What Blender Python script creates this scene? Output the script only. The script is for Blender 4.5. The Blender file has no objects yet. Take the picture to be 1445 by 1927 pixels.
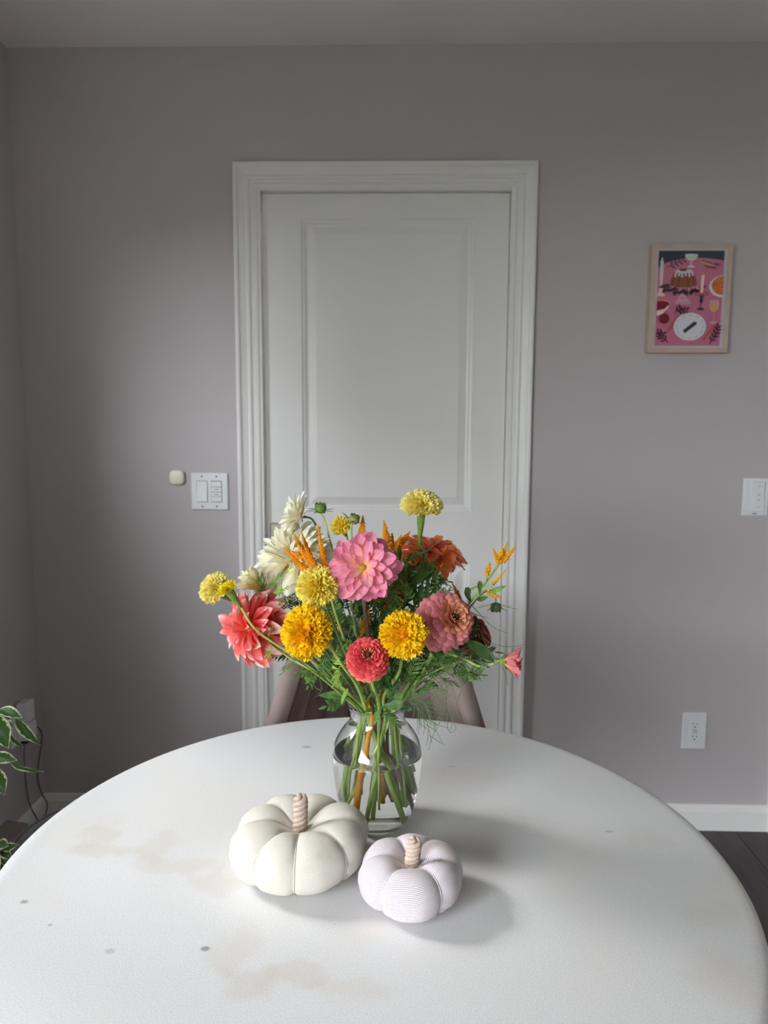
import bpy, math, random
from mathutils import Vector as V, Matrix as MX, noise

random.seed(11)
SC = bpy.context.scene
COL = SC.collection
PI = math.pi

# ---------------------------------------------------------------- camera
CAM_H = 1.31945
FW = V((-0.02559115, 0.99283137, -0.11675172))
RT = V((0.99964254, 0.02631934, 0.00469941))
UP = V((-0.00773855, 0.11658973, 0.99315001))
FPX = 1381.883
cd = bpy.data.cameras.new('camera')
cd.sensor_fit = 'VERTICAL'; cd.sensor_height = 36.0
cd.lens = FPX / 1927 * 36.0
cd.clip_start = 0.02
cd.dof.use_dof = True; cd.dof.focus_distance = 0.93; cd.dof.aperture_fstop = 8.0
cam = bpy.data.objects.new('camera', cd); COL.objects.link(cam)
cam.matrix_world = MX(((RT.x, UP.x, -FW.x, 0), (RT.y, UP.y, -FW.y, 0), (RT.z, UP.z, -FW.z, CAM_H), (0, 0, 0, 1)))
SC.camera = cam

# ---------------------------------------------------------------- sky, windows' daylight, exposure
SKY_STRENGTH = 19.5
world = bpy.data.worlds.new('sky'); SC.world = world; world.use_nodes = True
bg = world.node_tree.nodes['Background']
bg.inputs['Color'].default_value = (0.90, 0.955, 1.0, 1)
bg.inputs['Strength'].default_value = SKY_STRENGTH
SC.view_settings.view_transform = 'Standard'; SC.view_settings.look = 'None'
SC.view_settings.gamma = 1.0; SC.view_settings.use_curve_mapping = False
SC.view_settings.exposure = 0.52
SC.cycles.max_bounces = 18; SC.cycles.diffuse_bounces = 7; SC.cycles.glossy_bounces = 6
SC.cycles.transmission_bounces = 14; SC.cycles.transparent_max_bounces = 16
SC.cycles.sample_clamp_indirect = 40.0
# hazy sun: a broad soft disc low in the sky beyond the left windows
sd = bpy.data.lights.new('sun', 'SUN'); sd.energy = 0.95; sd.angle = math.radians(9); sd.color = (1.0, 0.95, 0.88)
so = bpy.data.objects.new('sun', sd); COL.objects.link(so)
so.rotation_euler = V((0.95, -0.29, -0.66)).to_track_quat('-Z', 'Y').to_euler()
# windows in the left wall: (y0, y1, z0, z1); each gets a portal that guides the sky light through it
WINDOWS = [(1.00, 1.58, 1.22, 1.90), (-3.10, -0.15, 0.30, 1.92)]
WALL_L, WALL_R, WALL_B, WALL_F, CEIL = -1.198, 2.45, 2.3196, -3.4, 2.44
for (y0, y1, z0, z1) in WINDOWS:
    ld = bpy.data.lights.new('window_portal', 'AREA'); ld.shape = 'RECTANGLE'
    ld.size = y1 - y0; ld.size_y = z1 - z0
    ld.cycles.is_portal = True
    lo = bpy.data.objects.new('window_portal', ld); COL.objects.link(lo)
    lo.location = (WALL_L - 0.13, (y0 + y1) / 2, (z0 + z1) / 2)
    lo.rotation_euler = (PI / 2, 0, -PI / 2)

# ---------------------------------------------------------------- helpers
def srgb(r, g, b, a=1.0):
    def c(x):
        x /= 255.0
        return x / 12.92 if x <= 0.04045 else ((x + 0.055) / 1.055) ** 2.4
    return (c(r), c(g), c(b), a)

def P(px, py, y):
    """the place where the sight line through a spot of the photo reaches depth y"""
    d = FW + RT * ((px - 722.5) / FPX) - UP * ((py - 963.5) / FPX)
    return V((0, 0, CAM_H)) + d * (y / d.y)

WM = {}
def obj(name, verts, faces, mat, parent=None, M=None, smooth=True, recentre=True, data=None, mats=None, midx=None, uvs=None, tint=None):
    if data is None:
        verts = [V(v) for v in verts]
        if M is None:
            if recentre and verts:
                lo = V((min(v.x for v in verts), min(v.y for v in verts), min(v.z for v in verts)))
                hi = V((max(v.x for v in verts), max(v.y for v in verts), max(v.z for v in verts)))
                c = (lo + hi) / 2; c.z = lo.z
                verts = [v - c for v in verts]; M = MX.Translation(c)
            else:
                M = MX.Identity(4)
        data = bpy.data.meshes.new(name)
        data.from_pydata([tuple(v) for v in verts], [], faces)
        for m in (mats or [mat]): data.materials.append(m)
        if midx: data.polygons.foreach_set('material_index', midx)
        if smooth: data.polygons.foreach_set('use_smooth', [True] * len(data.polygons))
        if uvs:
            ul = data.uv_layers.new(name='UVMap')
            for lp in data.loops: ul.data[lp.index].uv = uvs[lp.vertex_index]
        if tint:
            at = data.attributes.new('tint', 'FLOAT', 'POINT')
            at.data.foreach_set('value', tint)
        data.update()
    elif M is None:
        M = MX.Identity(4)
    o = bpy.data.objects.new(name, data); COL.objects.link(o)
    if parent:
        o.parent = parent; o.matrix_basis = WM[parent].inverted() @ M
    else:
        o.matrix_basis = M
    WM[o] = M
    return o

def thing(name, label, cat, loc=(0, 0, 0), group=None):
    o = bpy.data.objects.new(name, None); COL.objects.link(o)
    o.empty_display_size = 0.02
    o.location = loc; WM[o] = MX.Translation(V(loc))
    o['label'] = label; o['category'] = cat
    if group: o['group'] = group
    return o

def tag(o, label, cat, group=None):
    o['label'] = label; o['category'] = cat
    if group: o['group'] = group
    return o

def struct(o):
    o['kind'] = 'structure'; return o

class MB:
    def __init__(s): s.v = []; s.f = []; s.m = []; s.t = []
    def add(s, verts, faces, mi=0, tint=None):
        n = len(s.v); s.v += [V(x) for x in verts]; s.f += [tuple(i + n for i in f) for f in faces]; s.m += [mi] * len(faces)
        s.t += tint if tint else [0.0] * len(verts)
    def box(s, lo, hi, mi=0, bev=0.0):
        x0, y0, z0 = lo; x1, y1, z1 = hi
        if bev <= 0:
            s.add([(x0, y0, z0), (x1, y0, z0), (x1, y1, z0), (x0, y1, z0), (x0, y0, z1), (x1, y0, z1), (x1, y1, z1), (x0, y1, z1)],
                  [(0, 3, 2, 1), (4, 5, 6, 7), (0, 1, 5, 4), (1, 2, 6, 5), (2, 3, 7, 6), (3, 0, 4, 7)], mi)
            return
        b = bev; vs = []; idx = {}
        for ix, X in enumerate((x0, x1)):
            for iy, Y in enumerate((y0, y1)):
                for iz, Z in enumerate((z0, z1)):
                    sx, sy, sz = 1 - 2 * ix, 1 - 2 * iy, 1 - 2 * iz
                    for k, p in enumerate(((X, Y + sy * b, Z + sz * b), (X + sx * b, Y, Z + sz * b), (X + sx * b, Y + sy * b, Z))):
                        idx[(ix, iy, iz, k)] = len(vs); vs.append(p)
        q = []
        for e in (0, 1):
            q.append([idx[(e, a, c, 0)] for a, c in ((0, 0), (1, 0), (1, 1), (0, 1))])
            q.append([idx[(a, e, c, 1)] for a, c in ((0, 0), (1, 0), (1, 1), (0, 1))])
            q.append([idx[(a, c, e, 2)] for a, c in ((0, 0), (1, 0), (1, 1), (0, 1))])
        for a in (0, 1):
            for c in (0, 1):
                q.append([idx[(a, c, 0, 0)], idx[(a, c, 1, 0)], idx[(a, c, 1, 1)], idx[(a, c, 0, 1)]])
                q.append([idx[(a, 0, c, 0)], idx[(a, 1, c, 0)], idx[(a, 1, c, 2)], idx[(a, 0, c, 2)]])
                q.append([idx[(0, a, c, 1)], idx[(1, a, c, 1)], idx[(1, a, c, 2)], idx[(0, a, c, 2)]])
                for d in (0, 1): q.append([idx[(a, c, d, 0)], idx[(a, c, d, 1)], idx[(a, c, d, 2)]])
        ctr = V(((x0 + x1) / 2, (y0 + y1) / 2, (z0 + z1) / 2)); out = []
        for f in q:
            p = [V(vs[i]) for i in f]; n = (p[1] - p[0]).cross(p[2] - p[0])
            c = sum(p, V()) / len(p)
            out.append(tuple(f) if n.dot(c - ctr) > 0 else tuple(reversed(f)))
        s.add(vs, out, mi)
    def tube(s, pts, rad, n=8, mi=0, sub=4, caps=True):
        pts = [V(p) for p in pts]
        if not isinstance(rad, (list, tuple)): rad = [rad] * len(pts)
        if sub > 1 and len(pts) > 2:
            q = []; rr = []
            for i in range(len(pts) - 1):
                p0 = pts[max(i - 1, 0)]; p1 = pts[i]; p2 = pts[i + 1]; p3 = pts[min(i + 2, len(pts) - 1)]
                for k in range(sub):
                    t = k / sub
                    q.append(0.5 * ((2 * p1) + (p2 - p0) * t + (2 * p0 - 5 * p1 + 4 * p2 - p3) * t * t + (3 * p1 - p0 - 3 * p2 + p3) * t ** 3))
                    rr.append(rad[i] * (1 - t) + rad[i + 1] * t)
            q.append(pts[-1]); rr.append(rad[-1]); pts, rad = q, rr
        vs = []; fs = []; nrm = None
        for i, p in enumerate(pts):
            t = (pts[min(i + 1, len(pts) - 1)] - pts[max(i - 1, 0)])
            t = t.normalized() if t.length > 1e-9 else V((0, 0, 1))
            if nrm is None:
                nrm = t.orthogonal().normalized()
            else:
                nrm = (nrm - t * nrm.dot(t))
                nrm = nrm.normalized() if nrm.length > 1e-6 else t.orthogonal().normalized()
            b = t.cross(nrm)
            for k in range(n):
                a = 2 * PI * k / n
                vs.append(p + (nrm * math.cos(a) + b * math.sin(a)) * rad[i])
        for i in range(len(pts) - 1):
            for k in range(n):
                fs.append((i * n + k, i * n + (k + 1) % n, (i + 1) * n + (k + 1) % n, (i + 1) * n + k))
        if caps:
            fs.append(tuple(reversed(range(n)))); fs.append(tuple((len(pts) - 1) * n + k for k in range(n)))
        s.add(vs, fs, mi)
    def lathe(s, prof, c=(0, 0, 0), n=48, mi=0, M=None):
        vs = []; fs = []; rings = []
        for r, z in prof:
            if r < 1e-7:
                rings.append([len(vs)]); vs.append(V((0, 0, z)))
            else:
                rings.append(list(range(len(vs), len(vs) + n)))
                vs += [V((r * math.cos(2 * PI * k / n), r * math.sin(2 * PI * k / n), z)) for k in range(n)]
        for a, b in zip(rings[:-1], rings[1:]):
            if len(a) == 1 and len(b) == 1: continue
            for k in range(n):
                k2 = (k + 1) % n
                if len(a) == 1: fs.append((a[0], b[k2], b[k]))
                elif len(b) == 1: fs.append((a[k], a[k2], b[0]))
                else: fs.append((a[k], a[k2], b[k2], b[k]))
        if M is None: M = MX.Translation(V(c))
        s.add([M @ v for v in vs], fs, mi)
    def build(s, name, mat, parent=None, **kw):
        return obj(name, s.v, s.f, mat, parent, **kw)

# ---------------------------------------------------------------- materials
def newmat(name):
    m = bpy.data.materials.new(name); m.use_nodes = True
    nt = m.node_tree; b = nt.nodes['Principled BSDF']
    return m, nt, b

def N(nt, t, **kw):
    n = nt.nodes.new(t)
    for k, v in kw.items(): setattr(n, k, v)
    return n

def plain(name, col, rough=0.5, metal=0.0, bump=None, var=None, coat=0.0, sheen=0.0, spec=None):
    m, nt, b = newmat(name)
    b.inputs['Base Color'].default_value = col
    b.inputs['Roughness'].default_value = rough; b.inputs['Metallic'].default_value = metal
    if coat: b.inputs['Coat Weight'].default_value = coat
    if sheen: b.inputs['Sheen Weight'].default_value = sheen
    if spec is not None: b.inputs['Specular IOR Level'].default_value = spec
    tc = N(nt, 'ShaderNodeTexCoord')
    if bump:
        nz = N(nt, 'ShaderNodeTexNoise'); nz.inputs['Scale'].default_value = bump[0]; nz.inputs['Detail'].default_value = 3
        bp = N(nt, 'ShaderNodeBump'); bp.inputs['Strength'].default_value = bump[1]; bp.inputs['Distance'].default_value = bump[2]
        nt.links.new(tc.outputs['Object'], nz.inputs['Vector']); nt.links.new(nz.outputs['Fac'], bp.inputs['Height'])
        nt.links.new(bp.outputs['Normal'], b.inputs['Normal'])
    if var:
        nz = N(nt, 'ShaderNodeTexNoise'); nz.inputs['Scale'].default_value = var[0]; nz.inputs['Detail'].default_value = 4
        r = N(nt, 'ShaderNodeValToRGB')
        r.color_ramp.elements[0].position = 0.3; r.color_ramp.elements[1].position = 0.7
        r.color_ramp.elements[0].color = col; r.color_ramp.elements[1].color = var[1]
        nt.links.new(tc.outputs['Object'], nz.inputs['Vector']); nt.links.new(nz.outputs['Fac'], r.inputs['Fac'])
        nt.links.new(r.outputs['Color'], b.inputs['Base Color'])
    return m

WHITE_PAINT = plain('white_paint', srgb(240, 238, 236), 0.38)
WALL_PAINT = plain('greige_wall_paint', srgb(194, 188, 189), 0.75, bump=(420, 0.08, 0.001))
CEIL_PAINT = plain('ceiling_paint', srgb(236, 231, 229), 0.9)
WHITE_PLASTIC = plain('white_plastic', srgb(235, 236, 238), 0.3)
CREAM_PLASTIC = plain('cream_plastic', srgb(240, 239, 222), 0.35)
GREY_MARK = plain('grey_mark', srgb(120, 122, 128), 0.5)
DARK = plain('dark_slot', srgb(24, 22, 24), 0.6)
IVORY_MARK = plain('ivory_button', srgb(205, 205, 188), 0.4)
NICKEL = plain('satin_nickel', srgb(176, 164, 150), 0.32, 0.9)
BRONZE = plain('dark_bronze', srgb(52, 44, 40), 0.35, 0.8)
HEATER = plain('heater_enamel', srgb(150, 138, 132), 0.45)
CORD = plain('grey_cord', srgb(92, 90, 96), 0.5)
STOOL = plain('charcoal_upholstery', srgb(74, 68, 70), 0.8, bump=(900, 0.2, 0.001), sheen=0.3)
BLACK_METAL = plain('black_metal', srgb(32, 31, 33), 0.4, 0.7)
GROUND = plain('ground', srgb(70, 78, 58), 0.9)
POT = plain('grey_ceramic', srgb(150, 146, 142), 0.4)
SOIL = plain('soil', srgb(52, 40, 32), 0.95)
BARK = plain('bark', srgb(120, 102, 84), 0.8, bump=(80, 0.4, 0.003))
WOOD_FRAME = plain('pale_wood', srgb(208, 184, 170), 0.5, var=(30, srgb(194, 170, 156)))
MAT_BOARD = plain('white_mat_board', srgb(208, 200, 208), 0.8)

def velvet():
    m, nt, b = newmat('taupe_velvet')
    b.inputs['Roughness'].default_value = 0.75
    b.inputs['Sheen Weight'].default_value = 0.6; b.inputs['Sheen Roughness'].default_value = 0.35
    b.inputs['Sheen Tint'].default_value = srgb(225, 205, 200)
    tc = N(nt, 'ShaderNodeTexCoord'); nz = N(nt, 'ShaderNodeTexNoise'); nz.inputs['Scale'].default_value = 14; nz.inputs['Detail'].default_value = 5
    r = N(nt, 'ShaderNodeValToRGB'); r.color_ramp.elements[0].position = 0.32; r.color_ramp.elements[1].position = 0.7
    r.color_ramp.elements[0].color = srgb(128, 110, 106); r.color_ramp.elements[1].color = srgb(148, 129, 124)
    nt.links.new(tc.outputs['Object'], nz.inputs['Vector']); nt.links.new(nz.outputs['Fac'], r.inputs['Fac']); nt.links.new(r.outputs['Color'], b.inputs['Base Color'])
    return m
VELVET = velvet()

def planks_mat():
    m, nt, b = newmat('dark_oak_plank')
    b.inputs['Roughness'].default_value = 0.42
    tc = N(nt, 'ShaderNodeTexCoord'); mp = N(nt, 'ShaderNodeMapping'); mp.inputs['Scale'].default_value = (30, 2.2, 30)
    oi = N(nt, 'ShaderNodeObjectInfo'); ad = N(nt, 'ShaderNodeVectorMath', operation='ADD')
    nz = N(nt, 'ShaderNodeTexNoise'); nz.inputs['Scale'].default_value = 2.5; nz.inputs['Detail'].default_value = 6
    r = N(nt, 'ShaderNodeValToRGB'); r.color_ramp.elements[0].position = 0.3; r.color_ramp.elements[1].position = 0.75
    r.color_ramp.elements[0].color = srgb(44, 37, 40); r.color_ramp.elements[1].color = srgb(74, 63, 65)
    hs = N(nt, 'ShaderNodeHueSaturation'); mr = N(nt, 'ShaderNodeMapRange'); mr.inputs['To Min'].default_value = 0.8; mr.inputs['To Max'].default_value = 1.2
    nt.links.new(tc.outputs['Object'], ad.inputs[0]); nt.links.new(oi.outputs['Random'], ad.inputs[1])
    nt.links.new(ad.outputs[0], mp.inputs['Vector']); nt.links.new(mp.outputs[0], nz.inputs['Vector'])
    nt.links.new(nz.outputs['Fac'], r.inputs['Fac']); nt.links.new(oi.outputs['Random'], mr.inputs['Value'])
    nt.links.new(mr.outputs[0], hs.inputs['Value']); nt.links.new(r.outputs['Color'], hs.inputs['Color']); nt.links.new(hs.outputs[0], b.inputs['Base Color'])
    bp = N(nt, 'ShaderNodeBump'); bp.inputs['Strength'].default_value = 0.25; bp.inputs['Distance'].default_value = 0.001
    nt.links.new(nz.outputs['Fac'], bp.inputs['Height']); nt.links.new(bp.outputs[0], b.inputs['Normal'])
    return m
PLANK = planks_mat()

def pane_mat(name, spec=1.0):
    """clear thin glass sheet: see-through with the fresnel reflection of glass"""
    m, nt, b = newmat(name); nt.nodes.remove(b)
    tr = N(nt, 'ShaderNodeBsdfTransparent'); gl = N(nt, 'ShaderNodeBsdfGlossy'); gl.inputs['Roughness'].default_value = 0.02
    fr = N(nt, 'ShaderNodeFresnel'); mx = N(nt, 'ShaderNodeMixShader')
    ge = N(nt, 'ShaderNodeNewGeometry'); ir = N(nt, 'ShaderNodeMapRange')   # both faces of the sheet reflect as seen from the air
    ir.inputs['To Min'].default_value = 1.45; ir.inputs['To Max'].default_value = 1 / 1.45
    nt.links.new(ge.outputs['Backfacing'], ir.inputs['Value']); nt.links.new(ir.outputs[0], fr.inputs['IOR'])
    nt.links.new(fr.outputs[0], mx.inputs[0]); nt.links.new(tr.outputs[0], mx.inputs[1]); nt.links.new(gl.outputs[0], mx.inputs[2])
    nt.links.new(mx.outputs[0], nt.nodes['Material Output'].inputs['Surface'])
    return m
PANE = pane_mat('window_glass')

def glass_mat(name, ior, col):
    m, nt, b = newmat(name)
    b.inputs['Base Color'].default_value = col; b.inputs['Roughness'].default_value = 0.0
    b.inputs['IOR'].default_value = ior; b.inputs['Transmission Weight'].default_value = 1.0
    return m
GLASS = glass_mat('clear_glass', 1.48, (0.985, 0.992, 0.985, 1))
WATER = glass_mat('water', 1.33, (0.985, 0.995, 0.965, 1))

def marble():
    m, nt, b = newmat('white_marble')
    L = nt.links.new
    tc = N(nt, 'ShaderNodeTexCoord'); co = tc.outputs['Object']
    # crystalline grain
    vo = N(nt, 'ShaderNodeTexNoise'); vo.inputs['Scale'].default_value = 640; vo.inputs['Detail'].default_value = 4; vo.inputs['Roughness'].default_value = 0.7
    L(co, vo.inputs['Vector'])
    r = N(nt, 'ShaderNodeValToRGB'); r.color_ramp.elements[0].position = 0.33; r.color_ramp.elements[1].position = 0.68
    r.color_ramp.elements[0].color = srgb(200, 200, 201); r.color_ramp.elements[1].color = srgb(232, 231, 231)
    L(vo.outputs['Fac'], r.inputs['Fac'])
    # broad pale clouds
    n2 = N(nt, 'ShaderNodeTexNoise'); n2.inputs['Scale'].default_value = 6; n2.inputs['Detail'].default_value = 5; n2.inputs['Distortion'].default_value = 0.6
    L(co, n2.inputs['Vector'])
    r2 = N(nt, 'ShaderNodeValToRGB'); r2.color_ramp.elements[0].position = 0.5; r2.color_ramp.elements[1].position = 0.72
    r2.color_ramp.elements[0].color = (0, 0, 0, 1); r2.color_ramp.elements[1].color = (1, 1, 1, 1)
    L(n2.outputs['Fac'], r2.inputs['Fac'])
    cur = r.outputs['Color']
    def mixin(fac, col, amount):
        nonlocal cur
        mu = N(nt, 'ShaderNodeMath', operation='MULTIPLY'); mu.inputs[1].default_value = amount; L(fac, mu.inputs[0])
        mx = N(nt, 'ShaderNodeMix', data_type='RGBA'); L(mu.outputs[0], mx.inputs[0]); L(cur, mx.inputs[6]); mx.inputs[7].default_value = col
        cur = mx.outputs[2]
    mixin(r2.outputs['Color'], srgb(222, 214, 200), 0.30)
    # tan mineral stains and grey flecks at their own places on the slab
    nb = N(nt, 'ShaderNodeTexNoise'); nb.inputs['Scale'].default_value = 28; nb.inputs['Detail'].default_value = 4; L(co, nb.inputs['Vector'])
    def spot(x, y, rx, ry, col, amount, brk=0.9):
        mp = N(nt, 'ShaderNodeMapping', vector_type='POINT'); mp.inputs['Location'].default_value = (-x / rx, -y / ry, 0); mp.inputs['Scale'].default_value = (1 / rx, 1 / ry, 0)
        L(co, mp.inputs['Vector'])
        ln = N(nt, 'ShaderNodeVectorMath', operation='LENGTH'); L(mp.outputs[0], ln.inputs[0])
        ad = N(nt, 'ShaderNodeMath', operation='MULTIPLY_ADD'); L(nb.outputs['Fac'], ad.inputs[0]); ad.inputs[1].default_value = 2 * brk; L(ln.outputs['Value'], ad.inputs[2])
        mr = N(nt, 'ShaderNodeMapRange', interpolation_type='SMOOTHSTEP'); mr.inputs['From Min'].default_value = 0.5 + brk; mr.inputs['From Max'].default_value = 1.5 + brk
        mr.inputs['To Min'].default_value = 1; mr.inputs['To Max'].default_value = 0
        L(ad.outputs[0], mr.inputs['Value']); mixin(mr.outputs[0], col, amount)
    cx, cy = TABLE[0], TABLE[1]
    tan = srgb(190, 172, 150)
    for (x, y, rx, ry, a) in ((-.414, .946, .022, .03, .6), (-.395, .902, .045, .012, .6), (-.323, .917, .02, .03, .45), (-.29, .871, .05, .015, .45), (-.218, .84, .03, .02, .5),
                              (-.174, .72, .02, .035, .45), (-.15, .677, .03, .02, .5), (-.103, .69, .03, .018, .55), (-.05, .672, .03, .014, .4), (.331, .952, .03, .02, .4), (.34, .70, .03, .03, .35), (.36, .80, .03, .02, .3), (.1, 1.13, .06, .03, .25)):
        spot(x - cx, y - cy, rx * 1.1, ry * 1.1, tan, a * 0.42, 1.3)
    gry = srgb(110, 112, 114)
    for (x, y, rx, ry, a) in ((-.443, .795, .008, .006, .75), (-.393, .756, .004, .004, .5), (-.209, .724, .007, .005, .8), (-.31, .717, .008, .006, .35), (-.164, 1.225, .012, .006, .6), (.29, .971, .01, .004, .5), (.085, 1.16, .012, .005, .3)):
        spot(x - cx, y - cy, rx * 0.62, ry * 0.62, gry, a * 0.9, 0.8)
    L(cur, b.inputs['Base Color'])
    b.inputs['Roughness'].default_value = 0.42
    bp = N(nt, 'ShaderNodeBump'); bp.inputs['Strength'].default_value = 0.12; bp.inputs['Distance'].default_value = 0.0006
    L(vo.outputs['Fac'], bp.inputs['Height']); L(bp.outputs[0], b.inputs['Normal'])
    return m

def fabric_white():
    m, nt, b = newmat('cream_cotton'); L = nt.links.new
    b.inputs['Roughness'].default_value = 0.85; b.inputs['Sheen Weight'].default_value = 0.15
    b.inputs['Base Color'].default_value = srgb(226, 220, 208)
    uv = N(nt, 'ShaderNodeUVMap')
    w1 = N(nt, 'ShaderNodeTexWave', bands_direction='X'); w1.inputs['Scale'].default_value = 420
    w2 = N(nt, 'ShaderNodeTexWave', bands_direction='Y'); w2.inputs['Scale'].default_value = 420
    ad = N(nt, 'ShaderNodeMath', operation='ADD')
    nz = N(nt, 'ShaderNodeTexNoise'); nz.inputs['Scale'].default_value = 70; nz.inputs['Detail'].default_value = 8; nz.inputs['Roughness'].default_value = .62; nz.inputs['Distortion'].default_value = .8
    a2 = N(nt, 'ShaderNodeMath', operation='MULTIPLY_ADD'); a2.inputs[1].default_value = 5.0
    L(uv.outputs[0], w1.inputs['Vector']); L(uv.outputs[0], w2.inputs['Vector']); L(w1.outputs['Fac'], ad.inputs[0]); L(w2.outputs['Fac'], ad.inputs[1])
    L(uv.outputs[0], nz.inputs['Vector']); L(nz.outputs['Fac'], a2.inputs[0]); L(ad.outputs[0], a2.inputs[2])
    bp = N(nt, 'ShaderNodeBump'); bp.inputs['Strength'].default_value = 0.5; bp.inputs['Distance'].default_value = 0.0009
    L(a2.outputs[0], bp.inputs['Height']); L(bp.outputs[0], b.inputs['Normal'])
    return m

def fabric_stripe():
    m, nt, b = newmat('lilac_pinstripe_cotton'); L = nt.links.new
    b.inputs['Roughness'].default_value = 0.85; b.inputs['Sheen Weight'].default_value = 0.15
    uv = N(nt, 'ShaderNodeUVMap')
    mp = N(nt, 'ShaderNodeMapping'); mp.inputs['Rotation'].default_value = (0, 0, math.radians(6))
    w = N(nt, 'ShaderNodeTexWave', bands_direction='Y'); w.inputs['Scale'].default_value = 1 / 0.00175 / 20 * 2 * PI; w.inputs['Distortion'].default_value = 0.0
    r = N(nt, 'ShaderNodeValToRGB'); r.color_ramp.elements[0].position = 0.35; r.color_ramp.elements[1].position = 0.6
    r.color_ramp.elements[0].color = srgb(160, 142, 156); r.color_ramp.elements[1].color = srgb(240, 234, 236)
    nz = N(nt, 'ShaderNodeTexNoise'); nz.inputs['Scale'].default_value = 1500
    bp = N(nt, 'ShaderNodeBump'); bp.inputs['Strength'].default_value = 0.3; bp.inputs['Distance'].default_value = 0.0006
    L(uv.outputs[0], mp.inputs['Vector']); L(mp.outputs[0], w.inputs['Vector']); L(w.outputs['Fac'], r.inputs['Fac']); L(r.outputs['Color'], b.inputs['Base Color'])
    L(w.outputs['Fac'], bp.inputs['Height']); L(bp.outputs[0], b.inputs['Normal'])
    return m
COTTON = fabric_white(); PINSTRIPE = fabric_stripe()
SEAM_CREAM = plain('cream_seam_thread', srgb(214, 207, 194), 0.9)
SEAM_LILAC = plain('lilac_seam_thread', srgb(214, 204, 208), 0.9)
ROPE = plain('beige_cotton_rope', srgb(205, 184, 170), 0.9, bump=(1400, 0.5, 0.001), var=(260, srgb(182, 158, 146)))

def petal_mat(name, stops, streak=None, streak_amt=0.4, transl=0.3, vary=0.12, back=None, rough=0.55):
    m, nt, b = newmat(name); L = nt.links.new
    tc = N(nt, 'ShaderNodeTexCoord'); sx = N(nt, 'ShaderNodeSeparateXYZ'); L(tc.outputs['Object'], sx.inputs[0])
    r = N(nt, 'ShaderNodeValToRGB'); cr = r.color_ramp
    cr.elements[0].position, cr.elements[0].color = stops[0][0], stops[0][1]
    cr.elements[1].position, cr.elements[1].color = stops[-1][0], stops[-1][1]
    for p, c in stops[1:-1]:
        e = cr.elements.new(p); e.color = c
    oi = N(nt, 'ShaderNodeObjectInfo')
    jit = N(nt, 'ShaderNodeMapRange'); jit.inputs['To Min'].default_value = -0.12; jit.inputs['To Max'].default_value = 0.12; L(oi.outputs['Random'], jit.inputs['Value'])
    ad = N(nt, 'ShaderNodeMath', operation='ADD'); L(sx.outputs['X'], ad.inputs[0]); L(jit.outputs[0], ad.inputs[1]); L(ad.outputs[0], r.inputs['Fac'])
    cur = r.outputs['Color']
    if streak:
        mp = N(nt, 'ShaderNodeMapping'); mp.inputs['Scale'].default_value = (1.3, 16, 1)
        a3 = N(nt, 'ShaderNodeVectorMath', operation='ADD'); L(tc.outputs['Object'], a3.inputs[0]); L(oi.outputs['Random'], a3.inputs[1])
        nz = N(nt, 'ShaderNodeTexNoise'); nz.inputs['Scale'].default_value = 1.6; nz.inputs['Detail'].default_value = 3
        L(a3.outputs[0], mp.inputs['Vector']); L(mp.outputs[0], nz.inputs['Vector'])
        mr = N(nt, 'ShaderNodeMapRange'); mr.inputs['From Min'].default_value = 0.42; mr.inputs['From Max'].default_value = 0.7; mr.inputs['To Max'].default_value = streak_amt
        L(nz.outputs['Fac'], mr.inputs['Value'])
        mx = N(nt, 'ShaderNodeMix', data_type='RGBA'); L(mr.outputs[0], mx.inputs[0]); L(cur, mx.inputs[6]); mx.inputs[7].default_value = streak; cur = mx.outputs[2]
    if back:
        ge = N(nt, 'ShaderNodeNewGeometry'); mx = N(nt, 'ShaderNodeMix', data_type='RGBA')
        L(ge.outputs['Backfacing'], mx.inputs[0]); L(cur, mx.inputs[6]); mx.inputs[7].default_value = back; cur = mx.outputs[2]
    hs = N(nt, 'ShaderNodeHueSaturation'); mv = N(nt, 'ShaderNodeMapRange'); mv.inputs['To Min'].default_value = 1 - vary; mv.inputs['To Max'].default_value = 1 + vary
    L(oi.outputs['Random'], mv.inputs['Value']); L(mv.outputs[0], hs.inputs['Value']); L(cur, hs.inputs['Color']); cur = hs.outputs[0]
    return finish_thin(m, nt, b, cur, transl, rough)

def finish_thin(m, nt, b, cur, transl, rough):
    L = nt.links.new
    L(cur, b.inputs['Base Color']); b.inputs['Roughness'].default_value = rough; b.inputs['Specular IOR Level'].default_value = 0.3
    tl = N(nt, 'ShaderNodeBsdfTranslucent'); L(cur, tl.inputs['Color'])
    mx = N(nt, 'ShaderNodeMixShader'); mx.inputs[0].default_value = transl
    L(b.outputs[0], mx.inputs[1]); L(tl.outputs[0], mx.inputs[2]); L(mx.outputs[0], nt.nodes['Material Output'].inputs['Surface'])
    return m

def tint_mat(name, c0, c1, transl=0.3, mid=None):
    m, nt, b = newmat(name)
    at = N(nt, 'ShaderNodeAttribute'); at.attribute_name = 'tint'
    r = N(nt, 'ShaderNodeValToRGB'); r.color_ramp.elements[0].color = c0; r.color_ramp.elements[1].color = c1
    if mid:
        e = r.color_ramp.elements.new(0.5); e.color = mid
    nt.links.new(at.outputs['Fac'], r.inputs['Fac'])
    return finish_thin(m, nt, b, r.outputs['Color'], transl, 0.5)

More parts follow.
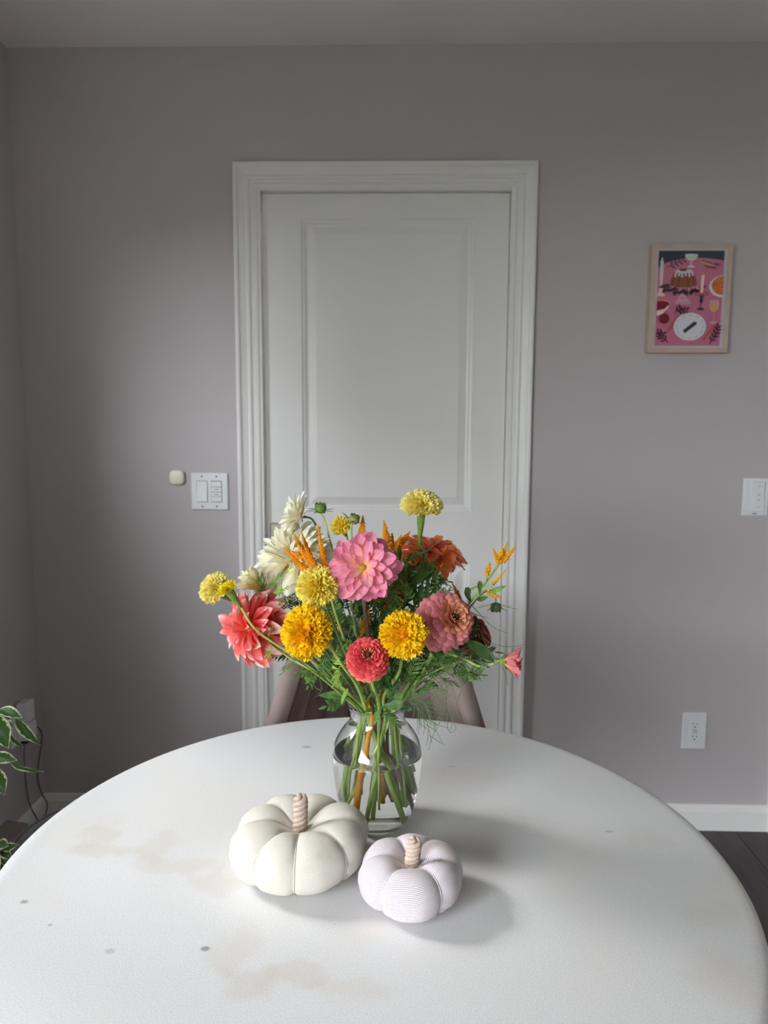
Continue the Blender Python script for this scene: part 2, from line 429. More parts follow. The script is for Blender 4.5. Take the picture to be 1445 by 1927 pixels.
def leaf_mat(name, c0, c1, transl=0.3, scale=3.0, rough=0.45):
    m, nt, b = newmat(name); L = nt.links.new
    tc = N(nt, 'ShaderNodeTexCoord'); oi = N(nt, 'ShaderNodeObjectInfo')
    ad = N(nt, 'ShaderNodeVectorMath', operation='ADD'); L(tc.outputs['Object'], ad.inputs[0]); L(oi.outputs['Random'], ad.inputs[1])
    nz = N(nt, 'ShaderNodeTexNoise'); nz.inputs['Scale'].default_value = scale; nz.inputs['Detail'].default_value = 3; L(ad.outputs[0], nz.inputs['Vector'])
    r = N(nt, 'ShaderNodeValToRGB'); r.color_ramp.elements[0].position = 0.35; r.color_ramp.elements[1].position = 0.68
    r.color_ramp.elements[0].color = c0; r.color_ramp.elements[1].color = c1; L(nz.outputs['Fac'], r.inputs['Fac'])
    return finish_thin(m, nt, b, r.outputs['Color'], transl, rough)

G_DARK = leaf_mat('dark_green_leaf', srgb(66, 100, 52), srgb(100, 136, 72))
G_MID = leaf_mat('mid_green_leaf', srgb(98, 138, 66), srgb(140, 174, 92))
G_LIGHT = leaf_mat('fresh_green_leaf', srgb(142, 180, 80), srgb(184, 210, 112))
G_STEM = plain('green_stem', srgb(142, 172, 84), 0.45, var=(120, srgb(168, 194, 104)))
G_STEM_D = plain('dark_green_stem', srgb(104, 132, 76), 0.45, var=(120, srgb(128, 156, 92)))
G_STEM_L = plain('light_green_stem', srgb(184, 206, 116), 0.45, var=(120, srgb(206, 220, 146)))
PURPLE_STEM = plain('purple_brown_stem', srgb(98, 66, 62), 0.45, var=(90, srgb(122, 98, 74)))
AMBER_STEM = plain('amber_stem', srgb(244, 178, 30), 0.45, var=(40, srgb(200, 116, 30)))
CALYX = leaf_mat('calyx_green', srgb(96, 128, 58), srgb(138, 162, 74), transl=0.1, scale=60)
POD_DARK = plain('dark_green_pod', srgb(58, 74, 46), 0.5, var=(300, srgb(82, 96, 54)))
THREAD = plain('thread_leaf_green', srgb(66, 96, 52), 0.5, var=(30, srgb(96, 122, 68)))

# ---------------------------------------------------------------- room shell
TABLE = (-0.042, 0.9035, 0.4712, 0.76)   # centre x, centre y, radius, top height

def wall_with_holes(name, axis_pos, thick, span, height, holes, mat):
    """left wall: x = axis_pos inner face, runs along y, with rectangular openings"""
    b = MB(); ys = sorted({span[0], span[1]} | {h[0] for h in holes} | {h[1] for h in holes})
    for y0, y1 in zip(ys[:-1], ys[1:]):
        hs = [h for h in holes if h[0] <= y0 and h[1] >= y1]
        if hs:
            b.box((axis_pos - thick, y0, 0), (axis_pos, y1, hs[0][2])); b.box((axis_pos - thick, y0, hs[0][3]), (axis_pos, y1, height))
        else:
            b.box((axis_pos - thick, y0, 0), (axis_pos, y1, height))
    return struct(b.build(name, mat, smooth=False))

fl = MB(); fl.box((WALL_L, WALL_F, -0.12), (WALL_R, WALL_B, -0.014))
floor = struct(fl.build('floor', DARK, smooth=False))
b = MB(); b.box((-0.0668, -0.598, -0.014), (0.0668, 0.598, 0.0), bev=0.0015)
plank_mesh = None
x = WALL_L + 0.068; ci = 0
while x < WALL_R - 0.05:
    y = WALL_F - random.random() * 1.0
    while y < WALL_B:
        y0 = max(y, WALL_F); y1 = min(y + 1.2, WALL_B)
        if y1 - y0 > 0.05:
            Mp = MX.Translation((x, (y0 + y1) / 2, 0)) @ MX.Diagonal((1, (y1 - y0) / 1.2, 1, 1))
            if plank_mesh is None:
                po = obj('plank', b.v, b.f, PLANK, floor, M=Mp, smooth=False); plank_mesh = po.data
            else:
                obj('plank', None, None, None, floor, M=Mp, data=plank_mesh)
        y += 1.2
    x += 0.1352; ci += 1
b = MB(); b.box((WALL_L - 0.15, WALL_F - 0.1, CEIL), (WALL_R + 0.1, WALL_B + 0.12, CEIL + 0.1)); struct(b.build('ceiling', CEIL_PAINT, smooth=False))

# back wall with the opening of the door
DX0, DX1, DTOP = -0.447, 0.326, 2.031          # clear opening of the door
D2X0, D2X1 = 1.278, 2.08
b = MB()
b.box((WALL_L - 0.15, WALL_B, 0), (DX0, WALL_B + 0.12, CEIL)); b.box((DX0, WALL_B, DTOP), (DX1, WALL_B + 0.12, CEIL))
b.box((DX1, WALL_B, 0), (D2X0, WALL_B + 0.12, CEIL)); b.box((D2X0, WALL_B, DTOP), (D2X1, WALL_B + 0.12, CEIL)); b.box((D2X1, WALL_B, 0), (WALL_R + 0.1, WALL_B + 0.12, CEIL))
struct(b.build('wall_back', WALL_PAINT, smooth=False))
wall_with_holes('wall_left', WALL_L, 0.15, (WALL_F, WALL_B), CEIL, WINDOWS, WALL_PAINT)
b = MB(); b.box((WALL_R, WALL_F, 0), (WALL_R + 0.1, WALL_B, CEIL)); struct(b.build('wall_right', WALL_PAINT, smooth=False))
b = MB(); b.box((WALL_L - 0.15, WALL_F - 0.1, 0), (WALL_R + 0.1, WALL_F, CEIL)); struct(b.build('wall_front', WALL_PAINT, smooth=False))
b = MB(); b.box((-14, -12, -0.6), (WALL_L - 0.16, 14, -0.5)); struct(b.build('ground', GROUND, smooth=False))
# unseen walls added outside the left windows to hold back low sky light
b = MB(); b.box((-4.8, -2.4, -0.5), (-4.5, 9.0, 3.1)); b.box((-4.8, -9.3, -0.5), (-4.6, -2.4, 1.3)); b.box((-4.6, -9.3, -0.5), (WALL_L - 0.16, -9.1, 1.3)); struct(b.build('sky_blocker_walls', GROUND, smooth=False))

# windows: frame, mullion and panes
for i, (y0, y1, z0, z1) in enumerate(WINDOWS):
    b = MB(); xa, xb = WALL_L - 0.10, WALL_L - 0.05
    for (a, c) in (((y0, z0), (y0 + 0.05, z1)), ((y1 - 0.05, z0), (y1, z1)), ((y0 + 0.05, z0), (y1 - 0.05, z0 + 0.05)), ((y0 + 0.05, z1 - 0.05), (y1 - 0.05, z1))):
        b.box((xa, a[0], a[1]), (xb, c[0], c[1]), bev=0.004)
    w = struct(b.build('window_%d' % (i + 1), WHITE_PAINT, smooth=False))
    g = MB(); g.box((xa + 0.02, y0 + 0.05, z0 + 0.05), (xa + 0.024, y1 - 0.05, z1 - 0.05)); g.build('pane', PANE, w, smooth=False)
    s = MB(); s.box((WALL_L - 0.05, y0 - 0.03, z0 - 0.025), (WALL_L + 0.035, y1 + 0.03, z0), bev=0.004); s.build('sill', WHITE_PAINT, w, smooth=False)

# mitred mouldings: profile (u across, v out of the wall) swept round an opening
CASING = [(0.0, 0.0), (0.0, 0.012), (0.004, 0.0145), (0.012, 0.0150), (0.016, 0.0120), (0.0225, 0.0125), (0.026, 0.0165), (0.031, 0.0178), (0.036, 0.0160),
          (0.0385, 0.0130), (0.052, 0.0165), (0.0585, 0.0195), (0.0605, 0.0235), (0.0655, 0.0250), (0.0715, 0.0245), (0.0735, 0.0215), (0.0735, 0.0)]
def casing(name, x0, x1, ztop, side=None, zb=0.0):
    prof = CASING; vs = []; fs = []; n = len(prof); st = 0
    paths = [(x0, zb, -1, 0), (x0, ztop, -1, 1), (x1, ztop, 1, 1), (x1, zb, 1, 0)] if side is None else ([(x0, zb, -1, 0), (x0, ztop, -1, 1), (x1, ztop, 1, 1)])
    for (X, Z, sx, sz) in paths:
        for (u, v) in prof: vs.append((X + sx * u, WALL_B - v, Z + sz * u))
    for i in range(len(paths) - 1):
        for k in range(n - 1):
            a = i * n + k; fs.append((a, a + 1, a + n + 1, a + n))
    o = obj(name, vs, fs, WHITE_PAINT, smooth=False)
    return struct(o)
casing('trim_1', DX0 + 0.0, DX1 - 0.004, DTOP - 0.004 + 0.004)
casing('trim_2', D2X0, D2X1, DTOP)

# door 1: jamb, slab and its two moulded panels
def make_door(name, x0, x1, recess, panels, handle=True):
    fr = WALL_B + recess
    b = MB(); JT = 0.0065
    gl, gr = 0.004, 0.0025
    sx0, sx1, sz0, sz1 = x0 + JT + gl, x1 - JT - gr, 0.008, DTOP - JT - 0.003
    xs = sorted({sx0, sx1} | {p[0] for p in panels} | {p[1] for p in panels}); zs = sorted({sz0, sz1} | {p[2] for p in panels} | {p[3] for p in panels})
    # stiles and rails
    for a, c in zip(xs[:-1], xs[1:]):
        for d, e in zip(zs[:-1], zs[1:]):
            if not any(p[0] <= a + 1e-6 and p[1] >= c - 1e-6 and p[2] <= d + 1e-6 and p[3] >= e - 1e-6 for p in panels):
                b.box((a, fr, d), (c, fr + 0.035, e))
    door = struct(b.build(name, WHITE_PAINT, smooth=False))
    for (a, c, d, e) in panels:
        # rings from the face edge inward: (inset, depth)
        rings = [(0.0, 0.0), (0.004, 0.004), (0.010, 0.0055), (0.016, 0.0105), (0.021, 0.0115), (0.024, 0.0105), (0.0445, 0.0035), (0.0448, 0.0022), (0.047, 0.0020)]
        vs = []; fs = []
        for (i, dp) in rings:
            vs += [(a + i, fr + dp, d + i), (c - i, fr + dp, d + i), (c - i, fr + dp, e - i), (a + i, fr + dp, e - i)]
        for k in range(len(rings) - 1):
            for q in range(4):
                A = k * 4 + q; B = k * 4 + (q + 1) % 4; fs.append((A, B, B + 4, A + 4))
        fs.append(tuple(len(vs) - 4 + q for q in range(4)))
        # back skin so the panel has thickness
        n = len(vs); vs += [(a, fr + 0.03, d), (c, fr + 0.03, d), (c, fr + 0.03, e), (a, fr + 0.03, e)]
        fs += [(n, n + 3, n + 2, n + 1)] + [(q, n + q, n + (q + 1) % 4, (q + 1) % 4) for q in range(4)]
        obj('panel', vs, fs, WHITE_PAINT, door, smooth=False)
    j = MB()
    j.box((x0, WALL_B - 0.011, 0), (x0 + JT, WALL_B + 0.12, DTOP)); j.box((x1 - JT, WALL_B - 0.011, 0), (x1, WALL_B + 0.12, DTOP)); j.box((x0 + JT, WALL_B - 0.011, DTOP - JT), (x1 - JT, WALL_B + 0.12, DTOP))
    j.box((x0 + JT, fr + 0.037, 0), (x0 + JT + 0.012, fr + 0.07, DTOP - JT)); j.box((x1 - JT - 0.012, fr + 0.037, 0), (x1 - JT, fr + 0.07, DTOP - JT)); j.box((x0 + JT + .012, fr + 0.037, DTOP - JT - 0.012), (x1 - JT - .012, fr + 0.07, DTOP - JT))
    j.build('jamb', WHITE_PAINT, door, smooth=False)
    h = MB(); h.box((x0, WALL_B - 0.002, -0.014), (x1, WALL_B + 0.12, 0.0085), bev=0.002); h.build('threshold', PLANK, door, smooth=False)
    return door, fr
door1, DFR = make_door('door_1', DX0, DX1, 0.012, [(-0.320, 0.2165, 1.047, 1.948), (-0.320, 0.2165, 0.20, 0.884)])
make_door('door_2', D2X0, D2X1, 0.012, [(D2X0 + 0.13, D2X1 - 0.13, 1.047, 1.948), (D2X0 + 0.13, D2X1 - 0.13, 0.2, 0.884)])
# lever handle on a square rose
b = MB(); hx, hz = -0.392, 0.975
b.box((hx - 0.033, DFR - 0.009, hz - 0.033), (hx + 0.033, DFR, hz + 0.033), bev=0.003)
rose = b.build('door_handle', NICKEL, door1, smooth=False)
b = MB(); b.tube([(hx, DFR - 0.009, hz), (hx, DFR - 0.05, hz)], 0.011, 16); b.tube([(hx, DFR - 0.048, hz), (hx + 0.05, DFR - 0.052, hz), (hx + 0.115, DFR - 0.05, hz - 0.002)], [0.011, 0.010, 0.008], 12)
b.build('lever', BRONZE, rose)

# baseboards: profile (height, out)
BASEP = [(0.0, 0.0), (0.0, 0.0135), (0.062, 0.0135), (0.066, 0.0125), (0.0675, 0.0095), (0.0805, 0.0075), (0.084, 0.0045), (0.0855, 0.0)]
def baseboard(name, p0, p1, nrm):
    vs = []; n = len(BASEP)
    for p in (p0, p1):
        for (h, o) in BASEP: vs.append((p[0] + nrm[0] * o, p[1] + nrm[1] * o, h))
    fs = [(k, k + 1, k + n + 1, k + n) for k in range(n - 1)] + [tuple(range(n)), tuple(range(2 * n - 1, n - 1, -1))]
    return struct(obj(name, vs, fs, WHITE_PAINT, smooth=False))
baseboard('baseboard_back', (WALL_L, WALL_B), (DX0 - 0.0735, WALL_B), (0, -1))
baseboard('baseboard_back_right', (DX1 + 0.0695, WALL_B), (D2X0 - 0.0735, WALL_B), (0, -1))
baseboard('baseboard_back_end', (D2X1 + 0.0735, WALL_B), (WALL_R, WALL_B), (0, -1))
baseboard('baseboard_left', (WALL_L, 2.082), (WALL_L, WALL_B), (1, 0))
baseboard('baseboard_right', (WALL_R, WALL_F), (WALL_R, WALL_B), (-1, 0))
baseboard('baseboard_front', (WALL_L, WALL_F), (WALL_R, WALL_F), (0, 1))

# ---------------------------------------------------------------- small things on the back wall
def rounded_slab(b, cx, cz, w, h, y_back, depth, rad, bev, mi=0, seg=6):
    """a rounded-rectangle plate lying on the back wall, front edge softened"""
    loops = []
    for (ins, yy) in ((0, y_back), (0, y_back - depth + bev), (bev * 0.3, y_back - depth + bev * 0.3), (bev, y_back - depth)):
        lp = []; r = max(rad - ins * 0.5, 0.0004)
        for qx, qz, a0 in ((1, 1, 0), (-1, 1, 90), (-1, -1, 180), (1, -1, 270)):
            for s in range(seg + 1):
                a = math.radians(a0 + 90 * s / seg)
                lp.append((cx + qx * (w / 2 - ins - r) + r * math.cos(a), yy, cz + qz * (h / 2 - ins - r) + r * math.sin(a)))
        loops.append(lp)
    n = len(loops[0]); vs = [p for lp in loops for p in lp]
    fs = []
    for i in range(len(loops) - 1):
        for k in range(n): fs.append((i * n + k, i * n + (k + 1) % n, (i + 1) * n + (k + 1) % n, (i + 1) * n + k))
    fs.append(tuple((len(loops) - 1) * n + k for k in range(n))); fs.append(tuple(reversed(range(n))))
    b.add(vs, fs, mi)
def slab(name, cx, cz, w, h, yb, d, rad, bev, mat, parent):
    b = MB(); rounded_slab(b, cx, cz, w, h, yb, d, rad, bev); return b.build(name, mat, parent, smooth=False)

WB = WALL_B
# round-cornered sensor left of the switches
b = MB(); rounded_slab(b, -0.7185, 1.1535, 0.0465, 0.0465, WB, 0.013, 0.014, 0.005, seg=8)
tag(b.build('motion_sensor', CREAM_PLASTIC, smooth=True), 'small cream square sensor with rounded corners on wall beside the light switches', 'sensor')

# double switch plate
sw = thing('switch_plate', 'white double switch plate with rocker and keypad beside the door', 'light switch', (-0.6155, WB, 1.049))
slab('plate', -0.6155, 1.109, 0.1175, 0.1175, WB, 0.007, 0.003, 0.003, WHITE_PLASTIC, sw)
for cx in (-0.6385, -0.5925):
    for dz in (-0.048, 0.048):
        b = MB(); b.tube([(cx, WB - 0.0068, 1.109 + dz), (cx, WB - 0.0082, 1.109 + dz)], 0.0028, 12); s = b.build('screw', GREY_MARK, sw)
slab('insert_frame', -0.6385, 1.109, 0.0345, 0.068, WB - 0.0066, 0.0012, 0.001, 0.0004, GREY_MARK, sw)
b = MB(); z0, z1 = 1.0765, 1.1415
b.add([(-0.6545, WB - 0.0075, z0), (-0.6225, WB - 0.0075, z0), (-0.6225, WB - 0.0075, z1), (-0.6545, WB - 0.0075, z1), (-0.6545, WB - 0.0125, z0), (-0.6225, WB - 0.0125, z0), (-0.6225, WB - 0.0095, 1.109), (-0.6545, WB - 0.0095, 1.109), (-0.6225, WB - 0.0085, z1), (-0.6545, WB - 0.0085, z1)],
      [(0, 1, 5, 4), (4, 5, 6, 7), (7, 6, 8, 9), (9, 8, 2, 3), (0, 4, 7, 9, 3), (1, 2, 8, 6, 5)])
b.build('rocker', WHITE_PLASTIC, sw, smooth=False)
slab('insert_frame', -0.5925, 1.109, 0.0345, 0.068, WB - 0.0066, 0.0012, 0.001, 0.0004, GREY_MARK, sw)
for (dz, h) in ((0.0235, 0.0165), (0.0065, 0.0150), (-0.009, 0.0130), (-0.0245, 0.0155)):
    k = slab('keypad_button', -0.5925, 1.109 + dz, 0.0325, h, WB - 0.0074, 0.0022, 0.001, 0.0006, WHITE_PLASTIC, sw)
for dz in (0.0068, -0.0095):
    b = MB(); b.box((-0.5995, WB - 0.0101, 1.109 + dz - 0.0012), (-0.5855, WB - 0.0096, 1.109 + dz + 0.0006)); b.build('print', GREY_MARK, k, smooth=False)

# outlet low on the wall
ot = thing('wall_outlet', 'white power outlet plate low on the wall right of the table', 'outlet', (0.953, WB, 0.277))
slab('plate', 0.953, 0.338, 0.0765, 0.122, WB, 0.0065, 0.003, 0.003, WHITE_PLASTIC, ot)
face = slab('receptacle', 0.953, 0.338, 0.0335, 0.067, WB - 0.0062, 0.003, 0.0015, 0.0008, WHITE_PLASTIC, ot)
for dz in (0.021, -0.021):
    b = MB()
    for dx, h in ((-0.0065, 0.0075), (0.0065, 0.0062)): b.box((0.953 + dx - 0.001, WB - 0.0096, 0.338 + dz + 0.001), (0.953 + dx + 0.001, WB - 0.0090, 0.338 + dz + 0.001 + h))
    b.tube([(0.953, WB - 0.0090, 0.338 + dz - 0.0055), (0.953, WB - 0.0096, 0.338 + dz - 0.0055)], 0.0024, 10, sub=1)
    b.build('slots', DARK, face, smooth=False)
for dz in (0.0042, -0.0042): slab('test_button', 0.953, 0.338 + dz, 0.016, 0.006, WB - 0.009, 0.0012, 0.001, 0.0004, IVORY_MARK, face)
for dz in (-0.0485, 0.0485):
    b = MB(); b.tube([(0.953, WB - 0.0063, 0.338 + dz), (0.953, WB - 0.0075, 0.338 + dz)], 0.0026, 12); b.build('screw', WHITE_PLASTIC, ot)

# remote dimmer at the right edge of the wall
rm = thing('dimmer_remote', 'white wall dimmer remote with a column of buttons, far right of the back wall', 'light switch', (1.102, WB, 1.044))
slab('plate', 1.1015, 1.1035, 0.078, 0.118, WB, 0.006, 0.003, 0.0025, WHITE_PLASTIC, rm)
bd = slab('remote_body', 1.1065, 1.106, 0.036, 0.094, WB - 0.0058, 0.009, 0.002, 0.001, WHITE_PLASTIC, rm)
for (z, h) in ((1.136, 0.030), (1.1095, 0.0215), (1.0945, 0.0068), (1.074, 0.028)):
    bt = slab('button', 1.1065, z, 0.033, h, WB - 0.0144, 0.0016, 0.001, 0.0006, WHITE_PLASTIC, bd)
b = MB()
for z in (1.138, 1.111, 1.0945, 1.073):
    b = MB(); b.box((1.1025, WB - 0.0166, z - 0.0008), (1.1105, WB - 0.0159, z + 0.0008)); b.build('print', GREY_MARK, bd, smooth=False)
b = MB(); b.box((1.094, WB - 0.0064, 1.0495), (1.109, WB - 0.0059, 1.0525)); b.build('print', GREY_MARK, rm, smooth=False)

# ---------------------------------------------------------------- framed print
def flat(name, col): return plain(name, col, 0.6)
INKS = {k: flat('ink_' + k, c) for k, c in dict(navy=srgb(36, 48, 66), pink=srgb(208, 118, 150), white=srgb(222, 218, 226), palepink=srgb(222, 154, 178), brown=srgb(150, 82, 52), darkbrown=srgb(104, 56, 44),
        cream=srgb(244, 214, 200), orange=srgb(206, 100, 30), maroon=srgb(128, 22, 50), plum=srgb(70, 26, 48), gold=srgb(214, 170, 96), mint=srgb(206, 220, 208), red=srgb(184, 40, 62), green=srgb(66, 84, 62), rust=srgb(196, 92, 84), grey=srgb(170, 150, 162)).items()}
ink_names = list(INKS); ink_list = [INKS[k] for k in ink_names]
FX0, FX1, FZ0, FZ1, FT = 0.7375, 0.9755, 1.5435, 1.862, 0.034
fr = thing('framed_print', 'small pale wood framed illustration of a pink dinner table with cakes and candles', 'picture', ((FX0 + FX1) / 2, WB, FZ0))
FWD = 0.0135
def frame_bar(pts):
    # pts: outer a, outer b, inner b, inner a in (x,z)
    vs = []
    for y in (WB - 0.001, WB - FT): vs += [(p[0], y, p[1]) for p in pts]
    obj('frame_bar', vs, [(0, 1, 2, 3), (7, 6, 5, 4), (0, 4, 5, 1), (1, 5, 6, 2), (2, 6, 7, 3), (3, 7, 4, 0)], WOOD_FRAME, fr, smooth=False)
o_ = [(FX0, FZ0), (FX1, FZ0), (FX1, FZ1), (FX0, FZ1)]; i_ = [(FX0 + FWD, FZ0 + FWD), (FX1 - FWD, FZ0 + FWD), (FX1 - FWD, FZ1 - FWD), (FX0 + FWD, FZ1 - FWD)]
for k in range(4): frame_bar([o_[k], o_[(k + 1) % 4], i_[(k + 1) % 4], i_[k]])
b = MB(); MY = WB - 0.0305; b.box((FX0 + FWD, MY, FZ0 + FWD), (FX1 - FWD, WB - 0.001, FZ1 - FWD)); b.build('mat_board', MAT_BOARD, fr, smooth=False)
PX0, PX1, PZ0, PZ1 = FX0 + FWD + 0.0075, FX1 - FWD - 0.0095, FZ0 + FWD + 0.007, FZ1 - FWD - 0.0065
pb = MB(); layer = [0]
def ink(pts, c):
    layer[0] += 1; y = MY - 0.0002 - layer[0] * 0.00003
    vs = [(PX0 + min(max(u, 0), 1) * (PX1 - PX0), y, PZ1 - min(max(v, 0), 1) * (PZ1 - PZ0)) for u, v in pts]
    pb.add(vs, [tuple(range(len(vs)))], ink_names.index(c))
def ell(u, v, ru, rv, c, a0=0, a1=360, n=28):
    ink([(u + ru * math.cos(math.radians(a0 + (a1 - a0) * k / n)), v + rv * math.sin(math.radians(a0 + (a1 - a0) * k / n))) for k in range(n + (0 if a1 - a0 == 360 else 1))], c)
def line(u0, v0, u1, v1, w, c):
    dx, dy = u1 - u0, (v1 - v0) * 1.48; l = math.hypot(dx, dy); nx, ny = -dy / l * w / 2, dx / l * w / 2 / 1.48
    ink([(u0 + nx, v0 + ny), (u1 + nx, v1 + ny), (u1 - nx, v1 - ny), (u0 - nx, v0 - ny)], c)
def twig(u, v, ang, L, c, n=4):
    ca, sa = math.cos(math.radians(ang)), math.sin(math.radians(ang)) / 1.48
    line(u, v, u + L * ca, v + L * sa, 0.012, c)
    for k in range(n):
        t = (k + 1) / (n + 0.3)
        for s in (-1, 1):
            a2 = math.radians(ang + s * 50); bu, bv = u + L * t * ca, v + L * t * sa
            ink([(bu, bv), (bu + 0.05 * math.cos(a2 + 0.3), bv + 0.05 * math.sin(a2 + 0.3) / 1.48), (bu + 0.085 * math.cos(a2), bv + 0.085 * math.sin(a2) / 1.48), (bu + 0.05 * math.cos(a2 - 0.3), bv + 0.05 * math.sin(a2 - 0.3) / 1.48)], c)
ink([(0, 0), (1, 0), (1, 1), (0, 1)], 'navy')
ink([(0, 1), (0, 0.175), (0.06, 0.145), (0.16, 0.115), (0.3, 0.09), (0.45, 0.075), (0.6, 0.072), (0.75, 0.077), (0.9, 0.09), (1, 0.105), (1, 1)], 'pink')
line(0.055, 0.10, 0.055, 0.30, 0.05, 'white'); ell(0.055, 0.085, 0.012, 0.016, 'cream'); ink([(0.035, 0.30), (0.075, 0.30), (0.07, 0.38), (0.125, 0.475), (0.0, 0.475), (0.04, 0.38)], 'cream')
ell(0.50, 0.165, 0.055, 0.013, 'white'); line(0.50, 0.10, 0.50, 0.16, 0.015, 'mint'); ell(0.50, 0.042, 0.10, 0.062, 'mint', 0, 180); ell(0.50, 0.042, 0.10, 0.010, 'white')
twig(0.13, 0.175, -25, 0.28, 'plum'); 
ell(0.70, 0.115, 0.06, 0.02, 'gold'); ell(0.8, 0.14, 0.07, 0.018, 'palepink'); line(0.66, 0.10, 0.92, 0.155, 0.015, 'plum'); line(0.72, 0.17, 0.9, 0.19, 0.016, 'red'); line(0.7, 0.155, 0.88, 0.175, 0.012, 'plum'); line(0.86, 0.13, 0.95, 0.145, 0.016, 'plum')
ell(0.39, 0.39, 0.27, 0.030, 'palepink'); ink([(0.36, 0.41), (0.43, 0.41), (0.46, 0.49), (0.53, 0.545), (0.27, 0.545), (0.33, 0.49)], 'palepink'); ell(0.40, 0.545, 0.13, 0.022, 'palepink'); ell(0.4, 0.515, 0.075, 0.010, 'white'); ell(0.4, 0.512, 0.07, 0.008, 'palepink')
ink([(0.18, 0.355), (0.20, 0.29), (0.25, 0.225), (0.32, 0.20), (0.46, 0.20), (0.53, 0.225), (0.585, 0.29), (0.61, 0.355), (0.5, 0.385), (0.3, 0.385)], 'brown')
for u in (0.27, 0.34, 0.45, 0.52): line(u, 0.23, 0.395 + (u - 0.395) * 1.4, 0.375, 0.016, 'darkbrown')
ell(0.395, 0.215, 0.13, 0.022, 'white')
for u, l in ((0.28, 0.06), (0.33, 0.05), (0.37, 0.065), (0.42, 0.05), (0.47, 0.06), (0.515, 0.045)): line(u, 0.215, 0.395 + (u - 0.395) * 1.15, 0.215 + l, 0.028, 'white')
ell(0.38, 0.20, 0.06, 0.014, 'maroon')
for k in range(13): twig(0.14 + 0.04 * k, 0.375 + 0.018 * math.sin(PI * k / 12), 150 - 10 * k + (k % 3) * 25, 0.06, 'plum', 2)
line(0.685, 0.255, 0.675, 0.445, 0.045, 'cream'); ell(0.687, 0.24, 0.010, 0.016, 'gold')
ell(0.62, 0.452, 0.05, 0.018, 'red'); ell(0.62, 0.452, 0.035, 0.010, 'pink'); ell(0.73, 0.452, 0.05, 0.018, 'red'); ell(0.73, 0.452, 0.035, 0.010, 'pink')
ink([(0.645, 0.47), (0.705, 0.47), (0.69, 0.50), (0.70, 0.525), (0.682, 0.555), (0.682, 0.60), (0.668, 0.60), (0.668, 0.555), (0.65, 0.525), (0.66, 0.50)], 'navy'); ell(0.672, 0.612, 0.055, 0.013, 'navy')
ell(1.0, 0.375, 0.215, 0.115, 'white', 90, 270); ell(1.0, 0.365, 0.175, 0.098, 'orange', 90, 270); 
for (u, v) in ((0.9, 0.31), (0.94, 0.36), (0.89, 0.40), (0.96, 0.42), (0.96, 0.3)): ell(u, v, 0.03, 0.02, 'gold'); ell(u, v, 0.024, 0.015, 'orange')
ink([(0, 0.66), (0, 0.56), (0.19, 0.545), (0.18, 0.6), (0.12, 0.64), (0.1, 0.665), (0.0, 0.685)], 'cream'); ell(0.06, 0.555, 0.14, 0.038, 'gold'); ell(0.06, 0.56, 0.13, 0.033, 'maroon'); ink([(0, 0.56), (0.18, 0.565), (0.12, 0.61), (0, 0.63)], 'maroon')
ell(0.12, 0.715, 0.08, 0.055, 'maroon'); line(0.13, 0.67, 0.14, 0.65, 0.01, 'plum')
ell(0.875, 0.525, 0.075, 0.012, 'palepink'); ink([(0.80, 0.525), (0.95, 0.525), (0.95, 0.60), (0.90, 0.645), (0.85, 0.645), (0.80, 0.60)], 'palepink'); ink([(0.80, 0.565), (0.95, 0.565), (0.945, 0.60), (0.90, 0.64), (0.85, 0.64), (0.805, 0.60)], 'gold'); line(0.875, 0.64, 0.875, 0.75, 0.012, 'palepink'); ell(0.875, 0.757, 0.065, 0.016, 'palepink')
line(0.30, 0.72, 0.18, 0.84, 0.03, 'rust'); line(0.33, 0.68, 0.29, 0.735, 0.018, 'rust'); line(0.89, 0.78, 0.74, 0.94, 0.03, 'rust')
twig(0.27, 0.66, -42, 0.12, 'plum', 2); twig(0.29, 0.62, 5, 0.17, 'plum', 3)
ell(0.52, 0.80, 0.25, 0.148, 'white'); 
for k in range(12):
    a = 2 * PI * k / 12; ell(0.52 + 0.19 * math.cos(a), 0.80 + 0.112 * math.sin(a), 0.028, 0.017, 'grey'); ell(0.52 + 0.182 * math.cos(a), 0.80 + 0.107 * math.sin(a), 0.026, 0.016, 'white')
line(0.43, 0.855, 0.60, 0.755, 0.055, 'green'); line(0.44, 0.865, 0.62, 0.765, 0.02, 'navy'); line(0.44, 0.84, 0.62, 0.75, 0.018, 'plum')
twig(0.2, 0.97, -140, 0.24, 'plum'); twig(0.04, 0.93, -60, 0.12, 'plum', 2); twig(0.83, 0.985, -62, 0.26, 'plum'); twig(0.9, 0.92, -70, 0.2, 'plum', 3)
pb.build('print', None, fr, mats=ink_list, midx=pb.m, smooth=False)
g = MB(); g.box((FX0 + FWD, MY - 0.003, FZ0 + FWD), (FX1 - FWD, MY - 0.002, FZ1 - FWD)); g.build('glass', PANE, fr, smooth=False)

# ---------------------------------------------------------------- left wall things
lo_ = thing('wall_outlet', 'white outlet plate on the left wall partly behind the plant leaves', 'outlet', (WALL_L, 2.18, 0.33))
b = MB(); b.box((WALL_L, 2.125, 0.325), (WALL_L + 0.0065, 2.203, 0.445), bev=0.002); b.build('plate', WHITE_PLASTIC, lo_, smooth=False)
for dz in (0.365, 0.405):
    b = MB(); b.box((WALL_L + 0.0065, 2.147, dz - 0.015), (WALL_L + 0.009, 2.181, dz + 0.015), bev=0.001); b.build('receptacle', WHITE_PLASTIC, lo_, smooth=False)
pl = thing('plug_adapter', 'white two-block power adapter plugged into the left wall outlet', 'plug', (WALL_L + 0.009, 2.17, 0.35))
b = MB(); b.box((WALL_L + 0.0092, 2.150, 0.398), (WALL_L + 0.042, 2.200, 0.462), bev=0.003); b.build('upper_block', WHITE_PLASTIC, pl, smooth=False)
